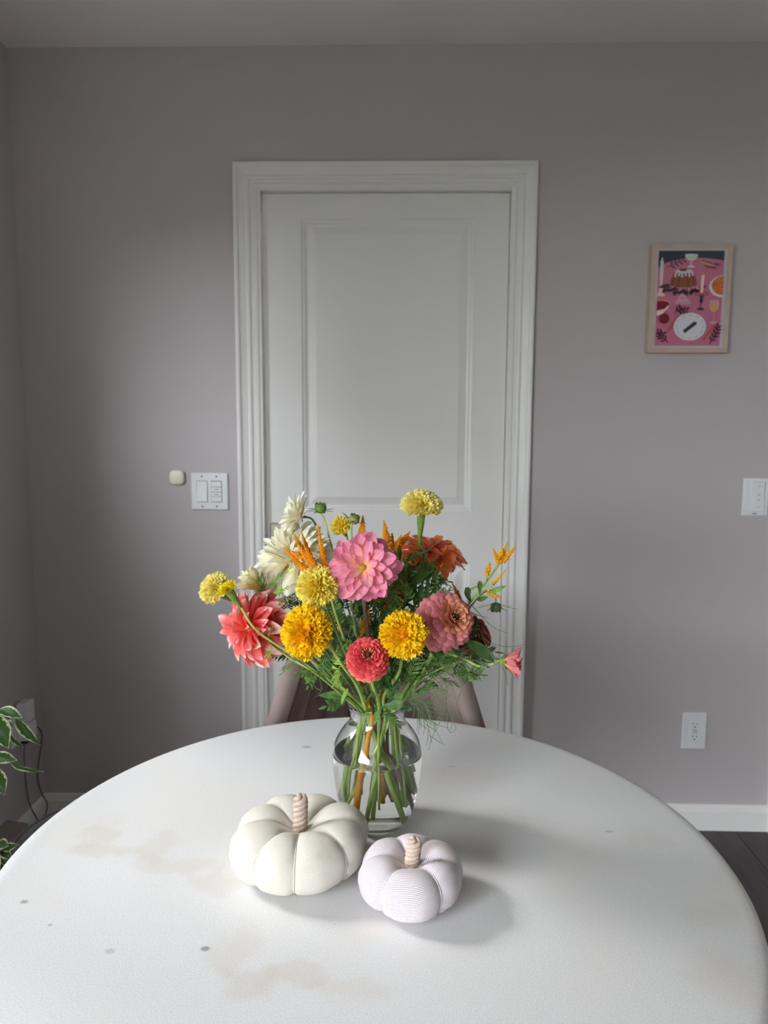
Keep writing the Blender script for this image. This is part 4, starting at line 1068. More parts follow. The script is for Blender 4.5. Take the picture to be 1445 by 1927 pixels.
# --- dahlias
PD_WHITE = petal_mat('ivory_petal', [(0, srgb(238, 222, 140)), (.4, srgb(243, 238, 208)), (1, srgb(246, 243, 230))], srgb(250, 248, 240), .4, .25, .06)
PD_PINK = petal_mat('pink_dahlia_petal', [(0, srgb(250, 208, 104)), (.28, srgb(250, 190, 150)), (.62, srgb(244, 158, 174)), (1, srgb(232, 122, 168))], srgb(252, 214, 218), .55, .3, .08)
PD_CORAL = petal_mat('coral_dahlia_petal', [(0, srgb(240, 120, 70)), (.35, srgb(242, 92, 88)), (.75, srgb(246, 120, 118)), (.95, srgb(252, 226, 226))], srgb(252, 180, 172), .5, .3, .08)
PD_CREAM = petal_mat('cream_bud_petal', [(0, srgb(216, 196, 60)), (.4, srgb(236, 222, 120)), (.8, srgb(248, 242, 206)), (1, srgb(250, 246, 226))], srgb(250, 240, 190), .3, .3, .05)

def dahlia_variants(nm, mat, w=.17, cup=.6, curls=(-.05, -.15, 0.050), kind='dahlia', ruff=.01):
    return [petal_data(nm, mat, kind, w * f, cup, c, i, ruff=ruff, twist=tw) for i, (c, f, tw) in enumerate(zip(curls, (1, .9, 1.1), (.3, -.4, .1)))]

# big white dahlia
t = thing('dahlia', 'very large ivory white dahlia with shaggy ball head at upper left', 'dahlia', rootloc((.01, .02, 0.012)), GRP)
Mf = zmat(P(556, 1056, 1.0), (-.42, -.72, .45)); va = dahlia_variants('ivory_petal', PD_WHITE, .135, 1.1, (-.22, -.06, .14))
put_petals(t, Mf, va, [], 3)
put_ball(t, Mf, va, 235, .018, .039, 128, 20, 3, 14)
sepals(t, Mf, 8, -30, .022, .004, -.016)
stem(t, Mf @ V((0, 0, -.016)), [P(600, 1130, 1.02), P(660, 1250, 1.0)], (-.012, .010), (.022, .026, 0.025), .0026, G_STEM)
# two ragged petals hanging loose under the white ball
hang = petal_data('ivory_petal', PD_WHITE, 'dahlia', .30, .7, -.1, 9, ruff=.02)
for (bx, by, tx_, ty_, yy) in ((553, 1070, 540, 1122, .945), (572, 1072, 565, 1128, .95), (585, 1068, 590, 1110, .955)):
    p0, p1 = P(bx, by, yy), P(tx_, ty_, yy - .006); xx = (p1 - p0); l = xx.length; xx /= l; zz = V((0, -1, 0)); zz = (zz - xx * zz.dot(xx)).normalized(); yv = zz.cross(xx)
    obj('petal', None, None, None, t, M=MX.Translation(p0) @ MX(((xx.x, yv.x, zz.x, 0), (xx.y, yv.y, zz.y, 0), (xx.z, yv.z, zz.z, 0), (0, 0, 0, 1))) @ MX.Diagonal((l, l, -l, 1)), data=hang)

# small white flower, top left
t = thing('dahlia', 'small white open flower in side view at the top left of the bouquet', 'dahlia', rootloc((.016, .024, 0.012)), GRP)
Mf = zmat(P(568, 972, 1.0), (-.80, -.30, .38)); va = dahlia_variants('small_white_petal', PD_WHITE, .125, .5, (-.20, -.08, 0.050), 'round')
put_petals(t, Mf, va, [(17, 22, .029, .003, 0), (18, 33, .030, .003, .001), (16, 45, .029, .002, .002), (12, 58, .026, .0015, .003), (8, 72, .021, .001, .003)], 5, 6, .1)
sepals(t, Mf, 6, 5, .008, .002, -.002)
stem(t, Mf @ V((0, 0, -.002)), [P(592, 984, 1.01), P(612, 1060, 1.03), P(665, 1220, 1.02)], (-.008, .018), (.010, .036, 0.035), .0015, G_STEM_D)

# pink dahlia facing us
t = thing('dahlia', 'pink open dahlia with pale peach centre facing the viewer in the middle', 'dahlia', rootloc((.016, -.008, 0.012)), GRP)
Mf = zmat(P(684, 1068, .885), (.02, -.96, .22)); va = dahlia_variants('pink_dahlia_petal', PD_PINK, .225, .5, (-.06, -.16, 0.030), 'round')
put_petals(t, Mf, va, [(13, -10, .0405, .004, -.004), (14, 4, .0400, .004, -.001), (13, 17, .0360, .0038, .002), (10, 31, .0290, .0036, .004), (7, 46, .0215, .0034, .005)], 12, 8, .12)
b = MB(); b.lathe([(.0045, .002), (.0042, .006), (.002, .009), (0, .0095)], n=12, M=Mf); b.build('flower_centre', plain('yellow_green_centre', srgb(176, 146, 48), .7, bump=(900, .8, .002)), t)
sepals(t, Mf, 7, -20, .014, .003, -.006)
stem(t, Mf @ V((0, 0, -.006)), [P(685, 1130, .905), P(694, 1200, .94), P(705, 1290, .968)], (-.008, -.004), (.044, -.004, 0.020), .0026, PURPLE_STEM, .0032)

# coral dahlia at left
t = thing('dahlia', 'large coral dahlia with white tipped petals drooping to the left', 'dahlia', rootloc((.036, .0, 0.016)), GRP)
Mf = zmat(P(478, 1182, .945), (-.78, -.58, .10)); va = dahlia_variants('coral_dahlia_petal', PD_CORAL, .21, .9, (-.30, -.12, .10))
put_petals(t, Mf, va, [], 21)
put_ball(t, Mf, va, 104, .014, .040, 126, 30, 21, 15)
sepals(t, Mf, 8, -15, .016, .004, -.012)
stem(t, Mf @ V((0, 0, -.012)), [P(540, 1190, .965), P(600, 1240, .96), P(645, 1300, .97)], (-.024, .002), (-.030, .012, 0.020), .0022, G_STEM)

# cream half-open bud at left
t = thing('dahlia', 'half open creamy yellow dahlia bud pointing left under the white dahlia', 'dahlia', rootloc((.022, .014, 0.014)), GRP)
Mf = zmat(P(492, 1106, .955), (-.72, -.25, .58)); va = dahlia_variants('cream_bud_petal', PD_CREAM, .20, .9, (.0, .08, -.05))
put_petals(t, Mf, va, [(7, 62, .030, .005, 0), (7, 70, .030, .004, .001), (5, 78, .027, .002, .002), (1, 38, .034, .004, 0, 2.6)], 31, 4, .1)
sepals(t, Mf, 8, 42, .012, .004, -.002); calyx_cup(t, Mf, [(.0060, .004), (.0064, .0), (.004, -.003), (.0015, -.0045)])
stem(t, Mf @ V((0, 0, -.004)), [P(512, 1140, .97), P(540, 1190, .985), P(620, 1280, .985)], (-.022, .010), (-.032, .020, 0.030), .0016, G_STEM_D)
for (k, bx, by, ex, ey) in (('fine_m', 500, 1110, 530, 1082), ('fine_l', 505, 1118, 480, 1125), ('fine_m', 507, 1120, 500, 1155), ('fine_l', 508, 1118, 545, 1100), ('fine_m', 500, 1112, 488, 1082), ('fine_m', 512, 1136, 536, 1128)):
    leaf(t, k, P(bx, by, .955), P(ex, ey, .94), lr.uniform(-40, 40), 1.0)

# --- zinnias
PZ_RED = petal_mat('coral_red_zinnia_petal', [(0, srgb(150, 40, 40)), (.4, srgb(214, 60, 70)), (.8, srgb(226, 74, 84)), (1, srgb(234, 110, 104))], srgb(240, 120, 112), .25, .2, .10)
PZ_RED2 = petal_mat('salmon_zinnia_petal', [(0, srgb(214, 80, 74)), (.5, srgb(236, 116, 92)), (1, srgb(242, 150, 116))], srgb(244, 160, 130), .25, .2, .08)
PZ_DUST = petal_mat('dusty_rose_zinnia_petal', [(0, srgb(156, 76, 72)), (.5, srgb(206, 116, 122)), (1, srgb(220, 140, 144))], srgb(226, 150, 148), .25, .22, .08)
PZ_PEACH = petal_mat('peach_zinnia_petal', [(0, srgb(160, 92, 66)), (.5, srgb(214, 138, 104)), (1, srgb(224, 154, 122))], srgb(222, 150, 120), .25, .22, .08)
PZ_ORANGE = petal_mat('orange_zinnia_petal', [(0, srgb(220, 100, 50)), (.5, srgb(250, 136, 66)), (1, srgb(252, 158, 92))], srgb(250, 180, 130), .35, .35, .1, back=srgb(240, 160, 130))
PZ_MAUVE = petal_mat('dull_rose_zinnia_petal', [(0, srgb(120, 56, 60)), (.6, srgb(172, 92, 96)), (1, srgb(190, 110, 110))], None, .2, .2, .1)
PC_PINK = petal_mat('rose_pink_petal', [(0, srgb(238, 176, 140)), (.35, srgb(236, 142, 130)), (1, srgb(214, 104, 118))], srgb(244, 176, 172), .4, .3, .12)
YBROWN = plain('yellow_brown_floret', srgb(186, 132, 78), .6); DBROWN = plain('dark_red_cone', srgb(120, 38, 36), .7, bump=(1500, .8, .002)); BROWNC = plain('dark_brown_cone', srgb(64, 40, 34), .7, bump=(1500, .8, .002))

def zinnia_centre(t, Mf, r, h, cone, fl_mat, nf, seed):
    b = MB(); b.lathe([(r, h * .3), (r * .9, h * .7), (r * .5, h), (0, h * 1.1)], n=14, M=Mf); c = b.build('cone', cone, t)
    rnd = random.Random(seed); f = MB()
    for k in range(nf):
        a = 2 * PI * k / nf + rnd.uniform(-.2, .2); p = V((r * 1.0 * math.cos(a), r * 1.0 * math.sin(a), h * .5)); d = V((math.cos(a) * .35, math.sin(a) * .35, 1)).normalized()
        f.tube([Mf @ p, Mf @ (p + d * h * .7)], [r * .16, r * .24], 5, sub=1)
    o = f.build('florets', fl_mat, c); o['kind'] = 'stuff'

# coral red zinnia, dome
t = thing('zinnia', 'coral red zinnia with tight dome of petals directly above the vase', 'zinnia', rootloc((-.006, -.012, 0.030)), GRP)
Mf = zmat(P(692, 1237, .855), (.06, -.80, .56)); va = dahlia_variants('coral_red_zinnia_petal', PZ_RED, .33, -.30, (-.12, -.06, .0), 'zinnia', .0)
vb = dahlia_variants('salmon_zinnia_petal', PZ_RED2, .35, -.30, (-.20, -.15, -.1), 'zinnia', .0)
put_petals(t, Mf, vb, [(22, -52, .0150, .0150, -.016), (22, -40, .0155, .0150, -.011), (22, -26, .0155, .0142, -.006)], 41, 5, .06)
put_petals(t, Mf, va, [(22, -12, .0150, .0130, -.002), (21, 2, .0145, .0115, .0012), (19, 16, .0135, .0100, .004), (17, 30, .0120, .0080, .0062), (14, 46, .0100, .0062, .0078), (11, 62, .0085, .0044, .0086)], 42, 5, .06)
zinnia_centre(t, Mf, .0036, .014, DBROWN, YBROWN, 14, 1)
b = MB(); b.lathe([(.0150, -.017), (.0148, -.0105), (.0130, -.001), (.0100, .004), (.006, .008), (0, .010)], n=20, M=Mf); b.build('flower_base', PZ_RED2, t)
calyx_cup(t, Mf, [(.013, -.0165), (.010, -.0195), (.006, -.0215), (.002, -.0225)])
stem(t, Mf @ V((0, 0, -.022)), [P(700, 1285, .915), P(712, 1318, .965)], (.004, -.008), (-.004, -.006, 0.018), .0022, G_STEM)

# dusty rose zinnia, right
t = thing('zinnia', 'big dusty rose zinnia with layered petals on the right of the bouquet', 'zinnia', rootloc((-.034, .006, 0.014)), GRP)
Mf = zmat(P(850, 1164, .905), (.46, -.72, .42)); va = dahlia_variants('dusty_rose_zinnia_petal', PZ_DUST, .30, -.28, (-.16, -.08, 0.020), 'zinnia', .0)
vb = dahlia_variants('peach_zinnia_petal', PZ_PEACH, .30, -.2, (-.06, .0, 0.030), 'zinnia', .0)
put_petals(t, Mf, va, [(17, -52, .030, .016, -.014), (19, -36, .029, .0165, -.010), (20, -20, .0260, .0160, -.006), (19, -4, .0225, .0140, -.002), (18, 11, .0195, .0120, .001)], 51, 5, .07)
put_petals(t, Mf, vb, [(16, 27, .0165, .0100, .004), (13, 43, .0140, .0072, .006), (10, 60, .0115, .0048, .007)], 52, 5, .07)
zinnia_centre(t, Mf, .0036, .013, BROWNC, YBROWN, 9, 2)
b = MB(); b.lathe([(.0160, -.015), (.0150, -.004), (.0115, .003), (.006, .007), (0, .008)], n=20, M=Mf); b.build('flower_base', PZ_DUST, t)
calyx_cup(t, Mf, [(.013, -.0145), (.010, -.0185), (.006, -.0205), (.002, -.0215)])
stem(t, Mf @ V((0, 0, -.021)), [P(815, 1225, .94), P(780, 1290, .965)], (.020, -.010), (.026, .012, 0.030), .0030, G_STEM, .0026)

# orange zinnia, side view, back
t = thing('zinnia', 'ragged orange zinnia seen from the side behind the tall marigold stem', 'zinnia', rootloc((-.02, .024, 0.014)), GRP)
Mf = zmat(P(808, 1040, 1.05), (.10, .02, .99)); va = dahlia_variants('orange_zinnia_petal', PZ_ORANGE, .25, .6, (-.25, -.12, 0.040), 'zinnia', .025)
put_petals(t, Mf, va, [(13, -30, .042, .006, -.004), (15, -14, .044, .006, -.001), (15, 2, .042, .006, .002), (13, 18, .036, .005, .004), (10, 36, .028, .004, .006), (6, 56, .02, .003, .007)], 61, 10, .18)
zinnia_centre(t, Mf, .005, .012, BROWNC, YBROWN, 10, 3)
calyx_cup(t, Mf, [(.009, -.002), (.010, -.008), (.006, -.013), (.002, -.016)])
stem(t, Mf @ V((0, 0, -.016)), [P(800, 1120, 1.04), P(760, 1250, 1.01)], (.010, .016), (.0, .038, 0.030), .0021, G_STEM_D)

# dull rose zinnia turned away, behind the dusty rose one
t = thing('zinnia', 'dull rose zinnia turned away, half hidden behind the big dusty rose one', 'zinnia', rootloc((-.03, .02, 0.016)), GRP)
Mf = zmat(P(893, 1192, .985), (.72, .30, .30)); va = dahlia_variants('dull_rose_zinnia_petal', PZ_MAUVE, .30, .4, (-.25, -.15, -.05), 'zinnia', .01)
put_petals(t, Mf, va, [(14, -30, .026, .008, -.006), (15, -12, .026, .008, -.002), (14, 8, .024, .007, .001), (12, 28, .02, .006, .004), (9, 50, .015, .004, .006)], 71, 6, .08)
zinnia_centre(t, Mf, .0036, .012, BROWNC, YBROWN, 8, 4)
calyx_cup(t, Mf, [(.010, -.004), (.010, -.009), (.006, -.013), (.002, -.015)])
stem(t, Mf @ V((0, 0, -.015)), [P(850, 1240, .99), P(795, 1295, .99)], (.024, .008), (.024, .028, 0.030), .0021, G_STEM)

# pink half-open flower far right
t = thing('cosmos', 'half open rose pink flower facing right, furthest right of the bouquet', 'flower', rootloc((-.036, -.004, 0.020)), GRP)
Mf = zmat(P(944, 1244, .955), (.95, -.22, 0.030)); va = dahlia_variants('rose_pink_petal', PC_PINK, .21, .8, (-.12, .0, .10))
put_petals(t, Mf, va, [(7, 54, .029, .004, 0), (6, 66, .029, .003, .001), (4, 78, .026, .0015, .002)], 81, 7, .12)
sepals(t, Mf, 7, 48, .012, .0035, -.001, w=.2); sepals(t, Mf, 6, -62, .020, .003, -.002, THREAD, w=.04, name='bract', curl=-.5)
calyx_cup(t, Mf, [(.0052, .004), (.0056, .0), (.0035, -.0025), (.0012, -.004)])
stem(t, Mf @ V((0, 0, -.003)), [P(905, 1254, .95), P(872, 1240, .945), P(822, 1232, .95), P(780, 1290, .97)], (.022, -.014), (-.041, -.016, 0.022), .0014, G_STEM_L, .0024)
leaf(t, 'lance_d', P(880, 1206, .94), P(937, 1247, .945), 35, 1.25)

# --- buds
def bud(label, pos, d, R, mids, neck, bottom, mat, spikes=8, splen=1.9, spel=20, sr=.0013, sm=None, tipcol=None, spw=.10, spcurl=-.2):
    t = thing('flower_bud', label, 'bud', rootloc(bottom), GRP); Mf = zmat(pos, d)
    b = MB(); b.lathe([(R * .25, -R * .75), (R * .75, -R * .55), (R, -.0), (R * .9, R * .4), (R * .55, R * .75), (0, R * .9)], n=16, M=Mf); b.build('bud_body', mat, t)
    sc = petal_data('bud_scale', CALYX if tipcol is None else tipcol, 'pointed', .36, .6, .25, 3, 5, 2)
    for k in range(8):
        M = Mf @ MX.Rotation(2 * PI * k / 8, 4, 'Z') @ MX.Translation((R * .55, 0, -R * .6)) @ MX.Rotation(-math.radians(62), 4, 'Y') @ MX.Diagonal((R * 1.5, R * 1.5, R * 1.5, 1))
        obj('bud_scale', None, None, None, t, M=M, data=sc)
    sepals(t, Mf, spikes, spel, R * splen, R * .5, -R * .55, THREAD, w=spw, name='bract', curl=spcurl)
    stem(t, Mf @ V((0, 0, -R * .7)), mids, neck, bottom, sr, sm or G_STEM)
    return t
bud('round green bud with spiky bracts standing above the white dahlia', P(603, 957, 1.0), (.02, -.15, 1), .0085, [P(612, 984, 1.005), P(640, 1090, 1.02), P(685, 1250, 1.01)], (-.004, .022), (.006, .040, 0.045), CALYX, sm=G_STEM_L)
bud('small olive bud tucked beside the little lemon marigold', P(666, 978, .985), (.35, -.2, .95), .0078, [P(661, 1005, .985), P(672, 1120, .99), P(695, 1260, .995)], (.002, .020), (-.006, .040, 0.043), plain('olive_bud', srgb(150, 148, 88), .5), 4, 2.2, 35)
bud('dark round bud with drooping thread bracts at the right above the pink flower', P(933, 1142, .97), (.0, -.1, -1), .0078, [P(931, 1118, .97), P(915, 1112, .965), P(880, 1150, .965), P(815, 1260, .975)], (.026, .006), (.034, .020, 0.040), POD_DARK, 7, 3.6, 18, .001, G_STEM_D, POD_DARK, .035, -.1)
bud('small green bud hanging under the dusty rose zinnia', P(884, 1272, .95), (.3, -.1, -.9), .0068, [P(880, 1258, .95), P(862, 1246, .95), P(800, 1275, .96)], (.022, -.008), (.036, .010, 0.043), CALYX, 6, 2.4, 40, .001)

# --- feathery celosia plumes
CEL = tint_mat('orange_celosia', srgb(248, 168, 24), srgb(255, 214, 90), .35, srgb(255, 188, 40))
CEL_Y = tint_mat('yellow_celosia', srgb(214, 150, 20), srgb(255, 214, 60), .25, srgb(246, 182, 24))
CEL_D = tint_mat('brown_celosia', srgb(140, 84, 20), srgb(206, 140, 50), .2)
def spike(th, base, tip, r, mat, seed, bend=(0, 0, 0), dens=1.0, name='plume'):
    rnd = random.Random(seed); base = V(base); tip = V(tip); mid = (base + tip) / 2 + V(bend); b = MB(); L = (tip - base).length
    r = r * (1.1 if mat is CEL_Y else 1.55); n = int(max(40, L / .00038 * dens * 1.6))
    def c(t): return base * (1 - t) ** 2 + mid * 2 * t * (1 - t) + tip * t * t
    for i in range(n):
        t = (i + .5) / n; p = c(t); ax = (c(min(1, t + .02)) - c(max(0, t - .02))).normalized(); e1 = ax.orthogonal().normalized(); e2 = ax.cross(e1)
        env = r * (min(1, .35 + t * 4) * (1 - t ** 1.6) + .14); a = i * 2.4 + rnd.uniform(-.3, .3)
        out = e1 * math.cos(a) + e2 * math.sin(a); d = (out * .7 + ax * rnd.uniform(.5, 1.1)).normalized(); l = env * rnd.uniform(.65, 1.05); w = l * .42; side = d.cross(ax).normalized(); up = side.cross(d)
        q0 = p + out * env * .1; vs = [q0, q0 + d * l * .55 + side * w, q0 + d * l, q0 + d * l * .55 - side * w, q0 + d * l * .5 + up * w * .8]
        b.add(vs, [(0, 1, 4), (1, 2, 4), (2, 3, 4), (3, 0, 4), (0, 3, 2, 1)], 0, [0.0, .5, 1.0, .5, rnd.uniform(.4, .9)])
    b2 = MB(); b2.tube([c(k / 8) for k in range(9)], [r * .5 * (1 - k / 9) + .0004 for k in range(9)], 6, sub=1); b.add(b2.v, b2.f, 0, [.2] * len(b2.v))
    o = b.build(name, mat, th, tint=b.t, smooth=False); return o

def celosia(label, spikes, mids, neck, bottom, mat, sm=None, Yd=.95, sr=.0018, r_low=None):
    t = thing('celosia', label, 'celosia', rootloc(bottom), GRP)
    for i, s in enumerate(spikes):
        (bx, by, ex, ey, rp, *yy) = s; y = yy[0] if yy else Yd
        sp = spike(t, P(bx, by, y), P(ex, ey, y + (.006 if i % 2 else -.004)), rp * y / FPX, mat, 100 + i + int(bx))
    stem(t, P(spikes[0][0], spikes[0][1], spikes[0][5] if len(spikes[0]) > 5 else Yd), mids, neck, bottom, sr, sm or G_STEM, r_low)
    return t
celosia('orange celosia plume of five fingers in front of the white dahlia', [(597, 1078, 551, 1003, 7, .925), (590, 1088, 533, 1030, 6.5, .922), (596, 1076, 557, 1018, 8, .92), (594, 1080, 567, 1001, 7, .93), (600, 1082, 572, 1025, 7.5, .918), (570, 1052, 547, 1036, 6, .923)], [P(618, 1130, .985), P(662, 1250, .985)], (-.008, -.014), (-.025, -.020, 0.016), CEL, AMBER_STEM, sr=.0022, r_low=.0042)
celosia('single slim orange celosia spike left of the pink dahlia', [(612, 1078, 598, 987, 6, .93), (614, 1078, 620, 1062, 7, .93)], [P(630, 1150, .95), P(668, 1262, .97)], (-.014, .006), (-.02, .03, 0.037), CEL)
celosia('short orange celosia tip rising behind the pink dahlia', [(680, 1030, 683, 970, 8, 1.0), (676, 1028, 678, 990, 6, 1.0)], [P(690, 1120, 1.0), P(700, 1250, .99)], (.0, .014), (.006, .038, 0.040), CEL)
celosia('orange celosia plume with tall fingers right of the pink dahlia', [(733, 1045, 722, 980, 9, 1.0), (736, 1045, 738, 1003, 7, 1.0), (740, 1045, 755, 1007, 7.5, 1.005), (728, 1040, 716, 1012, 7, .995), (745, 1035, 772, 1000, 7, 1.03), (724, 1048, 718, 1025, 7, .99)], [P(735, 1130, .99), P(722, 1260, .99)], (.004, .010), (.004, .028, 0.030), CEL, AMBER_STEM)
celosia('orange celosia mass deep inside the bouquet beneath the pink dahlia', [(742, 1165, 748, 1060, 13, 1.0), (722, 1160, 728, 1090, 11, .99), (760, 1120, 765, 1050, 9, 1.01), (705, 1140, 716, 1095, 8, .98), (684, 1188, 694, 1148, 8, .95), (672, 1215, 682, 1190, 5, .95)], [P(738, 1210, .99), P(722, 1290, .985)], (.004, .004), (.012, .030, 0.035), CEL, AMBER_STEM)
t = celosia('yellow celosia sprig with branching tips on the right of the bouquet', [(938, 1062, 928, 1032, 6, .962), (941, 1060, 955, 1020, 7, .962), (946, 1058, 971, 1026, 7, .965), (938, 1052, 946, 1032, 8, .958), (916, 1082, 922, 1058, 7.5, .955), (927, 1100, 952, 1072, 5, .96), (920, 1118, 944, 1124, 6, .955), (918, 1116, 920, 1108, 4.5, .955)],
            [P(925, 1082, .96), P(905, 1107, .955), P(880, 1140, .95), P(810, 1235, .965)], (.022, .0), (.030, .018, 0.050), CEL_Y, G_STEM, sr=.0016)
for (k, bx, by, ex, ey, rl, wd) in (('obov_d', 885, 1137, 878, 1106, 0, 1.1), ('obov_m', 903, 1122, 903, 1094, 20, .9), ('lance_d', 885, 1140, 862, 1128, 30, 1.3), ('lance_d', 898, 1130, 920, 1122, 60, .9), ('lance_m', 922, 1115, 954, 1101, 60, .7), ('lance_m', 884, 1110, 902, 1102, 60, .6)):
    leaf(t, k, P(bx, by, .952), P(ex, ey, .942), rl, wd)
for pts in ([(906, 1104), (920, 1102), (928, 1110)], [(915, 1094), (916, 1084)], [(898, 1122), (912, 1120), (920, 1118)], [(905, 1115), (918, 1105), (927, 1100)]):
    b = MB(); b.tube([P(x_, y_, .955) for x_, y_ in pts], .0009, 6); b.build('branch', G_STEM, t)
celosia('thin brownish celosia spike above the dusty rose zinnia', [(866, 1128, 850, 1096, 4.5, .965)], [P(868, 1135, .965), P(850, 1180, .965), P(790, 1280, .975)], (.024, .002), (.036, .014, 0.045), CEL_D, G_STEM_D, sr=.0012)

# --- foliage sprigs that fill the middle
def sprig(label, path, neck, bottom, leaves, sm=None, sr=.0014):
    t = thing('foliage_sprig', label, 'foliage', rootloc(bottom), 'green sprigs in the glass vase')
    stem(t, P(*path[0]), [P(*p) for p in path[1:]], neck, bottom, sr, sm or G_STEM)
    for (k, bx, by, yb, ex, ey, ye, rl, wd) in leaves: leaf(t, k, P(bx, by, yb), P(ex, ey, ye), rl, wd)
    return t
sprig('marigold leaf sprig spreading left between the coral dahlia and golden marigold', [(500, 1205, .92), (545, 1238, .925), (600, 1272, .945)], (-.025, -.004), (-.036, .004, 0.050), [
    ('fine_l', 503, 1205, .915, 478, 1220, .90, 20, 1.1), ('fine_l', 505, 1207, .915, 512, 1178, .90, -30, 1), ('fine_m', 503, 1204, .915, 486, 1188, .905, 10, 1), ('fine_l', 512, 1212, .915, 502, 1238, .90, 0, 1), ('fine_m', 530, 1168, .935, 500, 1150, .92, 30, 1.2),
    ('fine_m', 532, 1170, .93, 504, 1186, .915, 0, 1.2), ('fine_d', 545, 1160, .95, 520, 1140, .95, 20, 1.2), ('pin_m', 555, 1245, .92, 530, 1265, .90, 20, 1.1), ('pin_m', 570, 1250, .92, 585, 1285, .90, -20, 1), ('pin_m', 560, 1246, .92, 552, 1222, .93, 40, 1), ('pin_d', 540, 1175, .97, 515, 1165, .97, 30, 1.1)], G_STEM)
sprig('leafy sprig crossing low in front of the grey chair toward the vase rim', [(556, 1244, .915), (598, 1270, .92), (645, 1310, .955)], (-.024, -.012), (-.033, -.016, 0.030), [
    ('pin_m', 590, 1262, .905, 556, 1272, .885, 10, 1.1), ('pin_m', 592, 1265, .905, 580, 1290, .885, -10, 1.1), ('pin_d', 596, 1262, .905, 625, 1240, .89, 20, 1), ('fine_l', 620, 1262, .90, 640, 1222, .88, 10, 1.1), ('fine_l', 628, 1268, .90, 655, 1240, .885, -20, 1.1), ('lance_d', 608, 1255, .90, 632, 1245, .885, 30, 1.3), ('lance_m', 596, 1262, .90, 616, 1278, .885, -20, 1.1),
    ('fine_l', 625, 1268, .905, 640, 1292, .89, 0, 1), ('fine_l', 640, 1258, .90, 628, 1285, .885, 0, 1), ('lance_l', 655, 1295, .93, 640, 1325, .915, 30, 1.0), ('pin_l', 650, 1272, .92, 612, 1248, .905, 10, .9)], G_STEM)
sprig('dark feathery sprig in the middle behind the coral red zinnia', [(660, 1130, .97), (672, 1200, .975), (690, 1280, .985)], (-.006, .010), (.0, .034, 0.035), [
    (lr.choice(['pin_d', 'fine_d', 'pin_d', 'fine_m']), bx, by, .98, bx + dx, by + dy, .955 + .02 * lr.random(), lr.uniform(-60, 60), 1.1) for (bx, by, dx, dy) in
    ((660, 1150, -28, -12), (662, 1160, 22, -26), (665, 1175, -35, 2), (668, 1190, 32, -14), (670, 1200, -38, 12), (672, 1215, -34, -16), (678, 1235, -40, 8), (682, 1250, -36, -18), (690, 1180, 26, 10), (700, 1165, -24, 18), (640, 1165, -6, -32), (650, 1200, -30, -10), (700, 1200, 10, -30), (655, 1140, 30, 8), (640, 1210, 20, 30), (712, 1180, -10, 35), (700, 1140, 25, 22), (645, 1190, 35, 25), (665, 1215, 20, 30))], G_STEM_D)
sprig('dark leafy sprig rising behind the golden marigold with the open centre', [(765, 1060, .99), (762, 1130, .99), (745, 1240, .99)], (.006, .014), (.012, .036, 0.037), [
    (k, bx, by, .985, bx + dx, by + dy, .965 + .02 * lr.random(), lr.uniform(-50, 50), 1.1) for (k, bx, by, dx, dy) in
    (('lance_m', 750, 1052, -18, -22), ('lance_m', 752, 1054, 2, -30), ('pin_d', 755, 1055, -38, -8), ('pin_m', 760, 1058, 40, -22), ('pin_d', 760, 1064, -16, 34), ('lance_d', 764, 1068, 26, 6), ('pin_d', 766, 1075, 34, 20), ('pin_d', 762, 1095, -30, -12), ('pin_d', 764, 1105, 32, 10), ('pin_d', 762, 1120, -34, 6), ('pin_d', 764, 1130, 30, -22), ('fine_d', 760, 1145, 32, -4), ('fine_d', 758, 1155, -30, -18), ('pin_d', 735, 1140, -8, 30), ('fine_d', 800, 1150, -24, -32), ('pin_d', 725, 1150, -22, 24))], G_STEM_D)
sprig('dark needle leaved sprig up the stem of the tall pale marigold', [(800, 1068, .98), (803, 1130, .98), (780, 1240, .985)], (.014, .008), (.016, .034, 0.035), [
    (k, bx, by, .975, bx + dx, by + dy, .955 + .02 * lr.random(), lr.uniform(-50, 50), 1.0) for (k, bx, by, dx, dy) in
    (('fine_m', 790, 1040, -22, -26), ('fine_m', 795, 1045, -28, 6), ('pin_d', 800, 1062, 24, 18), ('pin_m', 798, 1060, -20, 20), ('fine_d', 803, 1072, 40, 26), ('pin_d', 803, 1085, -28, 12), ('pin_d', 806, 1098, 36, -4), ('pin_d', 804, 1110, -24, 24), ('fine_d', 806, 1118, 34, -6), ('pin_d', 800, 1130, 20, 26), ('pin_d', 795, 1145, -26, 2), ('lance_d', 806, 1090, 10, -28), ('lance_d', 812, 1120, 18, -24), ('pin_d', 790, 1150, 22, -30), ('lance_d', 790, 1100, 4, 34))], G_STEM_D)
sprig('green leaf sprig spreading right under the golden marigold', [(850, 1222, .945), (800, 1245, .945), (760, 1300, .965)], (.022, -.012), (.034, -.014, 0.035), [
    (k, bx, by, .94, bx + dx, by + dy, .925 + .03 * lr.random(), lr.uniform(-50, 50), 1.0) for (k, bx, by, dx, dy) in
    (('pin_d', 800, 1225, 28, -22), ('fine_m', 805, 1240, 36, -14), ('fine_m', 820, 1235, 34, -12), ('fine_m', 812, 1242, 38, 12), ('pin_d', 790, 1250, -20, 28), ('pin_d', 780, 1258, -32, 6), ('pin_d', 770, 1265, -34, -10), ('pin_d', 760, 1280, -30, -26), ('pin_d', 750, 1290, -36, -8), ('pin_d', 742, 1275, -24, -20), ('fine_d', 765, 1285, 30, -18), ('lance_d', 750, 1300, -14, -36), ('lance_d', 735, 1300, -10, -38), ('pin_d', 770, 1240, 26, -8), ('pin_d', 830, 1225, 24, -24), ('fine_m', 840, 1232, 36, -4), ('pin_d', 806, 1218, 22, 20), ('lance_d', 774, 1310, 4, -26))], G_STEM)
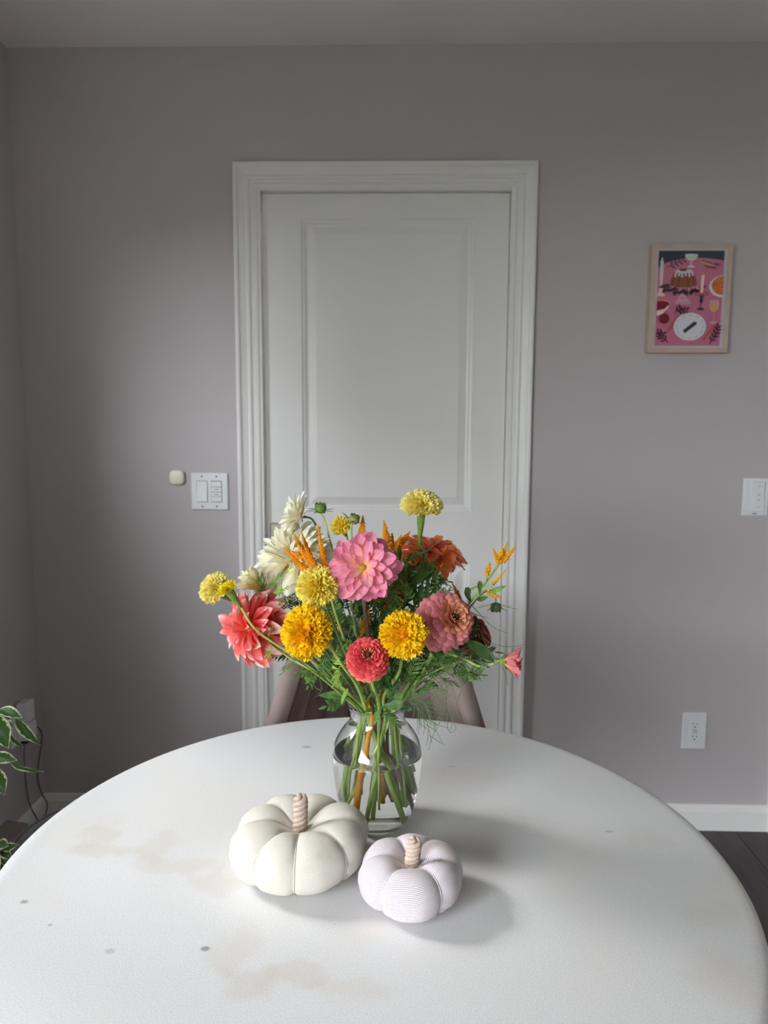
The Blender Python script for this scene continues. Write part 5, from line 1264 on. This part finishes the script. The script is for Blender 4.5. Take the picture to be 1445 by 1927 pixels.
sprig('broad leaves folded over the front of the vase rim', [(712, 1325, .952), (713, 1332, .957)], (.002, -.024), (.004, -.040, 0.043), [
    ('obov_d', 714, 1331, .948, 757, 1325, .936, 25, .95), ('pin_d', 718, 1335, .946, 748, 1362, .930, 0, 1.1), ('lance_d', 708, 1328, .946, 690, 1300, .935, 20, 1.3), ('lance_d', 706, 1332, .946, 688, 1338, .932, -30, 1.4), ('lance_m', 711, 1336, .946, 704, 1366, .936, 0, .9), ('lance_d', 706, 1300, .94, 686, 1318, .93, 30, 1.3), ('obov_d', 760, 1320, .957, 772, 1338, .945, 20, 1), ('lance_m', 740, 1316, .955, 762, 1306, .945, 40, 1.2), ('obov_d', 728, 1312, .955, 744, 1322, .942, -10, .8)], G_STEM)

def bush(label, path, neck, bottom, n, x0, x1, y0, y1, d0, d1, seed, kinds, sm=None):
    """a leafy filler stem; its leaves fan up and outward from the vase's neck"""
    rnd = random.Random(seed); t = thing('foliage_sprig', label, 'foliage', rootloc(bottom), 'green sprigs in the glass vase')
    stem(t, P(*path[0]), [P(*p) for p in path[1:]], neck, bottom, .0014, sm or G_STEM_D)
    for k in range(n):
        bx, by, yd = rnd.uniform(x0, x1), rnd.uniform(y0, y1), rnd.uniform(d0, d1)
        ang = math.atan2(by - 1335, bx - 710) + rnd.uniform(-.9, .9); L = rnd.uniform(28, 50)
        kd = rnd.choice(kinds); leaf(t, kd, P(bx, by, yd), P(bx + L * math.cos(ang), by + L * math.sin(ang), yd + rnd.uniform(-.02, .012)), rnd.uniform(-70, 70), 1.25)
    return t
bush('dense dark green foliage between the golden marigolds behind the coral red zinnia', [(690, 1140, 1.0), (700, 1240, .995)], (-.002, .014), (-.002, .036, 0.040), 90, 640, 760, 1140, 1285, .945, 1.03, 1, ['pin_d', 'pin_d', 'fine_d', 'pin_m', 'lance_d'])
bush('dark foliage under the orange zinnia left of the dusty rose zinnia', [(800, 1110, 1.0), (770, 1230, .995)], (.012, .012), (.014, .036, 0.040), 70, 735, 830, 1085, 1255, .95, 1.03, 2, ['pin_d', 'fine_d', 'pin_m', 'lance_d', 'pin_d'])
bush('green foliage low above the vase rim', [(720, 1230, .97), (716, 1290, .975)], (.0, -.004), (.006, .034, 0.040), 46, 640, 800, 1255, 1318, .925, 1.0, 3, ['pin_d', 'pin_m', 'fine_m', 'lance_d'])
bush('green foliage behind the coral dahlia and under the white dahlia', [(560, 1150, .99), (630, 1250, .99)], (-.018, .010), (-.014, .034, 0.040), 44, 520, 650, 1130, 1235, .95, 1.01, 4, ['pin_d', 'fine_d', 'fine_m', 'pin_m'])
bush('green foliage right of the open golden marigold under the dusty rose zinnia', [(860, 1215, .97), (800, 1265, .975)], (.018, .002), (.028, .028, 0.040), 40, 775, 890, 1205, 1275, .94, .99, 5, ['pin_d', 'fine_m', 'fine_d', 'fine_m'])

# thread-leaved sprig drooping right over the table
t = thing('foliage_sprig', 'fine thread leaved sprig drooping to the right of the vase over the table', 'foliage', rootloc((-.03, -.01, .018)), 'green sprigs in the glass vase')
stem(t, P(800, 1255, .94), [P(775, 1295, .955)], (.025, -.010), (.040, .0, .08), .0014, G_STEM)
def threads(name, strands, r=.00055, mat=THREAD):
    for pts in strands:
        b = MB(); k = len(pts)
        b.tube([P(*p) for p in pts], [r * (1 - .55 * i / (k - 1)) for i in range(k)], 5, sub=5); b.build(name, mat, t)
threads('thread_leaf', [
    [(800, 1255, .94), (828, 1272, .93), (842, 1300, .925), (836, 1335, .92), (826, 1362, .918), (812, 1390, .916), (806, 1412, .915)],
    [(805, 1262, .94), (835, 1300, .93), (842, 1345, .925), (842, 1368, .922), (848, 1379, .92), (858, 1372, .92), (854, 1362, .92)],
    [(862, 1255, .935), (870, 1285, .93), (858, 1330, .925), (850, 1360, .922), (848, 1376, .92)],
    [(808, 1258, .94), (840, 1262, .93), (862, 1278, .925), (870, 1300, .92), (852, 1316, .918)],
    [(812, 1268, .94), (830, 1278, .935), (858, 1280, .93), (884, 1268, .925), (898, 1278, .92)],
    [(868, 1240, .94), (880, 1262, .93), (890, 1290, .925), (892, 1318, .922), (902, 1330, .92)],
    [(845, 1236, .94), (880, 1248, .93), (905, 1268, .925), (913, 1278, .92)],
    [(815, 1250, .94), (850, 1245, .93), (880, 1260, .925), (900, 1262, .92), (916, 1252, .918)],
    [(790, 1268, .94), (812, 1290, .93), (826, 1318, .925), (830, 1340, .92), (818, 1365, .918), (826, 1385, .916), (833, 1398, .915)],
    [(800, 1272, .94), (824, 1270, .935), (850, 1290, .93), (868, 1282, .928)],
    [(878, 1130, .955), (900, 1152, .95), (925, 1178, .945), (955, 1192, .94)],
    [(885, 1152, .955), (900, 1158, .95), (918, 1162, .948)],
    [(900, 1180, .955), (915, 1205, .95), (940, 1215, .945), (965, 1217, .942), (985, 1214, .94)],
    [(905, 1195, .955), (918, 1220, .95), (930, 1238, .945), (936, 1246, .94)],
    [(945, 1255, .95), (952, 1270, .948), (955, 1292, .946)], [(948, 1252, .95), (958, 1262, .948), (965, 1270, .946)],
    [(600, 1262, .92), (602, 1280, .915), (606, 1296, .91), (598, 1308, .905), (592, 1313, .9)],
    [(590, 1282, .92), (592, 1292, .915), (602, 1298, .91), (606, 1290, .91)]])
# the forked hair-fine spray just right of the rim
hr = random.Random(77)
for (sx, sy, ex, ey) in ((770, 1310, 815, 1290), (772, 1315, 835, 1322), (774, 1318, 838, 1352), (772, 1320, 822, 1372), (772, 1318, 806, 1345), (768, 1318, 792, 1372), (775, 1312, 842, 1300), (770, 1322, 812, 1398)):
    b = MB(); p0, p3 = P(sx, sy, .952), P(ex, ey, .925 + .01 * hr.random()); md = (p0 + p3) / 2 + V((.006, 0, .008)); b.tube([p0, md, p3], [.00075, .0006, .0003], 5, sub=6)
    for k in range(6):
        tt = .3 + .11 * k; q = p0.lerp(p3, tt) + V((.005, 0, .006)) * (1 - abs(2 * tt - 1)); l = .016 * hr.uniform(.7, 1.2); s = 1 if k % 2 else -1
        dr = (p3 - p0).normalized(); nr = V((-dr.z, 0, dr.x)) * s; b.tube([q, q + dr * l * .6 + nr * l * .35, q + dr * l + nr * l * .75 - V((0, 0, l * .15))], [.0005, .0004, .00025], 5, sub=4)
    o = b.build('hair_leaf', THREAD, t)


# ---------------------------------------------------------------- variegated ficus at the left edge
def ficus_mat():
    m, nt, b = newmat('variegated_leaf'); L = nt.links.new
    tc = N(nt, 'ShaderNodeTexCoord'); sx = N(nt, 'ShaderNodeSeparateXYZ'); L(tc.outputs['Object'], sx.inputs[0])
    ab = N(nt, 'ShaderNodeMath', operation='ABSOLUTE'); L(sx.outputs['Y'], ab.inputs[0])
    nz = N(nt, 'ShaderNodeTexNoise'); nz.inputs['Scale'].default_value = 7; nz.inputs['Detail'].default_value = 3
    oi = N(nt, 'ShaderNodeObjectInfo'); ad = N(nt, 'ShaderNodeVectorMath', operation='ADD'); L(tc.outputs['Object'], ad.inputs[0]); L(oi.outputs['Random'], ad.inputs[1]); L(ad.outputs[0], nz.inputs['Vector'])
    at = N(nt, 'ShaderNodeAttribute'); at.attribute_name = 'tint'
    ma = N(nt, 'ShaderNodeMath', operation='MULTIPLY_ADD'); L(nz.outputs['Fac'], ma.inputs[0]); ma.inputs[1].default_value = .8; L(at.outputs['Fac'], ma.inputs[2])
    r = N(nt, 'ShaderNodeValToRGB'); r.color_ramp.interpolation = 'EASE'; r.color_ramp.elements[0].position = .98; r.color_ramp.elements[0].color = srgb(70, 104, 48); r.color_ramp.elements[1].position = 1.0; r.color_ramp.elements[1].color = srgb(226, 228, 190)
    dv = N(nt, 'ShaderNodeMath', operation='DIVIDE'); L(ma.outputs[0], dv.inputs[0]); dv.inputs[1].default_value = 1.18; L(dv.outputs[0], r.inputs['Fac'])
    return finish_thin(m, nt, b, r.outputs['Color'], .25, .35)
FIC = ficus_mat()
def ficus_leaf_data(seed, bend):
    rnd = random.Random(seed); vs = []; fs = []; tn = []; nx, ny = 12, 6
    for i in range(nx + 1):
        x = i / nx; hw = (.24 * math.sin(PI * x ** .8) ** .9 * (1 - .35 * max(0, (x - .7) / .3)) if 0 < x < 1 else 0) + .004
        for j in range(ny + 1):
            s = -1 + 2 * j / ny; vs.append((x, hw * s, .28 * hw * abs(s) + bend * x * x + .015 * math.sin(9 * x + 3 * s + seed))); tn.append(max(abs(s), max(0, (x - .82) / .18)))
    for i in range(nx):
        for j in range(ny):
            a = i * (ny + 1) + j; fs.append((a, a + ny + 1, a + ny + 2, a + 1))
    m = bpy.data.meshes.new('variegated_leaf'); m.from_pydata(vs, [], fs); m.materials.append(FIC); m.polygons.foreach_set('use_smooth', [True] * len(fs))
    at = m.attributes.new('tint', 'FLOAT', 'POINT'); at.data.foreach_set('value', tn); m.update(); return m
FL = [ficus_leaf_data(1, -.18), ficus_leaf_data(2, -.35), ficus_leaf_data(3, -.08)]
FXC, FYC = -0.93, 1.30
fp = thing('potted_ficus', 'variegated ficus plant with cream edged leaves at the left edge by the wall', 'plant', (FXC, FYC, 0))
b = MB(); b.lathe([(0, 0), (.085, 0), (.095, .01), (.125, .22), (.13, .235), (.13, .25), (.12, .25), (.115, .225), (0, .222)], (FXC, FYC, 0), 40); b.build('pot', POT, fp)
b = MB(); b.lathe([(.1145, .224), (.06, .231), (0, .233)], (FXC, FYC, 0), 24); b.build('soil', SOIL, fp)
b = MB(); b.tube([(FXC, FYC, .225), (FXC + .01, FYC, .5), (FXC - .01, FYC + .02, .8), (FXC, FYC, 1.02)], [.009, .007, .005, .003], 10); b.build('trunk', BARK, fp)
def fleaf(base, tip, roll, v, wide=1.0):
    base, tip = V(base), V(tip); x = tip - base; l = x.length; x /= l; zz = V((.25, -.6, .75)); z = (zz - x * zz.dot(x)).normalized(); y = z.cross(x)
    M = MX.Translation(base) @ MX(((x.x, y.x, z.x, 0), (x.y, y.y, z.y, 0), (x.z, y.z, z.z, 0), (0, 0, 0, 1))) @ MX.Rotation(math.radians(roll), 4, 'X') @ MX.Diagonal((l, l * wide, l, 1))
    obj('leaf', None, None, None, fp, M=M, data=FL[v])
def twigb(pts, r=.0016):
    b = MB(); b.tube([V(p) for p in pts], [r] + [r * .7] * (len(pts) - 1), 6); b.build('twig', BARK, fp)
Yp = 1.32
twigb([(FXC, FYC, .60), P(-30, 1350, Yp), P(0, 1346, Yp), P(30, 1350, Yp)]); twigb([(FXC, FYC, .50), P(-30, 1440, Yp), P(0, 1434, Yp), P(20, 1432, Yp)]); twigb([(FXC, FYC, .34), P(-30, 1620, Yp), P(5, 1596, Yp), P(16, 1600, Yp)])
fleaf(P(-4, 1336, Yp), P(40, 1345, Yp - .01), -10, 0, 1.0); fleaf(P(29, 1352, Yp), P(66, 1403, Yp - .02), 30, 1, .62); fleaf(P(-12, 1345, Yp - .01), P(14, 1409, Yp - .03), 25, 2, 1.25); fleaf(P(12, 1356, Yp + .01), P(22, 1366, Yp), 0, 0, 1.2); fleaf(P(18, 1380, Yp + .01), P(34, 1411, Yp), 60, 1, .8)
fleaf(P(-14, 1424, Yp), P(28, 1428, Yp - .01), 10, 0, 1.0); fleaf(P(18, 1430, Yp), P(66, 1466, Yp - .01), 72, 1, .5); fleaf(P(-10, 1446, Yp - .01), P(7, 1497, Yp - .03), 30, 2, 1.3)
fleaf(P(-6, 1588, Yp), P(14, 1590, Yp - .01), 0, 0, 1.6); fleaf(P(6, 1598, Yp), P(26, 1590, Yp - .01), 20, 1, 1.0); fleaf(P(2, 1602, Yp), P(22, 1616, Yp - .02), 0, 2, .9); fleaf(P(-4, 1596, Yp), P(7, 1642, Yp - .03), 60, 1, .6); fleaf(P(-20, 1590, Yp), P(-4, 1640, Yp - .03), 20, 0, 1.0)
fr_ = random.Random(4)
for k in range(46):
    a = fr_.uniform(PI * .45, PI * 1.55); h = fr_.uniform(.55, 1.12); rr = fr_.uniform(.05, .17)
    bs = V((FXC + rr * math.cos(a), FYC + rr * math.sin(a) * .9, h)); tp = bs + V((math.cos(a) * .045, math.sin(a) * .045, -.04))
    fleaf(bs, tp, fr_.uniform(-40, 40), k % 3)
    if k % 3 == 0: twigb([(FXC, FYC, max(.4, h - .06)), ((FXC + bs.x) / 2, (FYC + bs.y) / 2, h + .01), tuple(bs)])
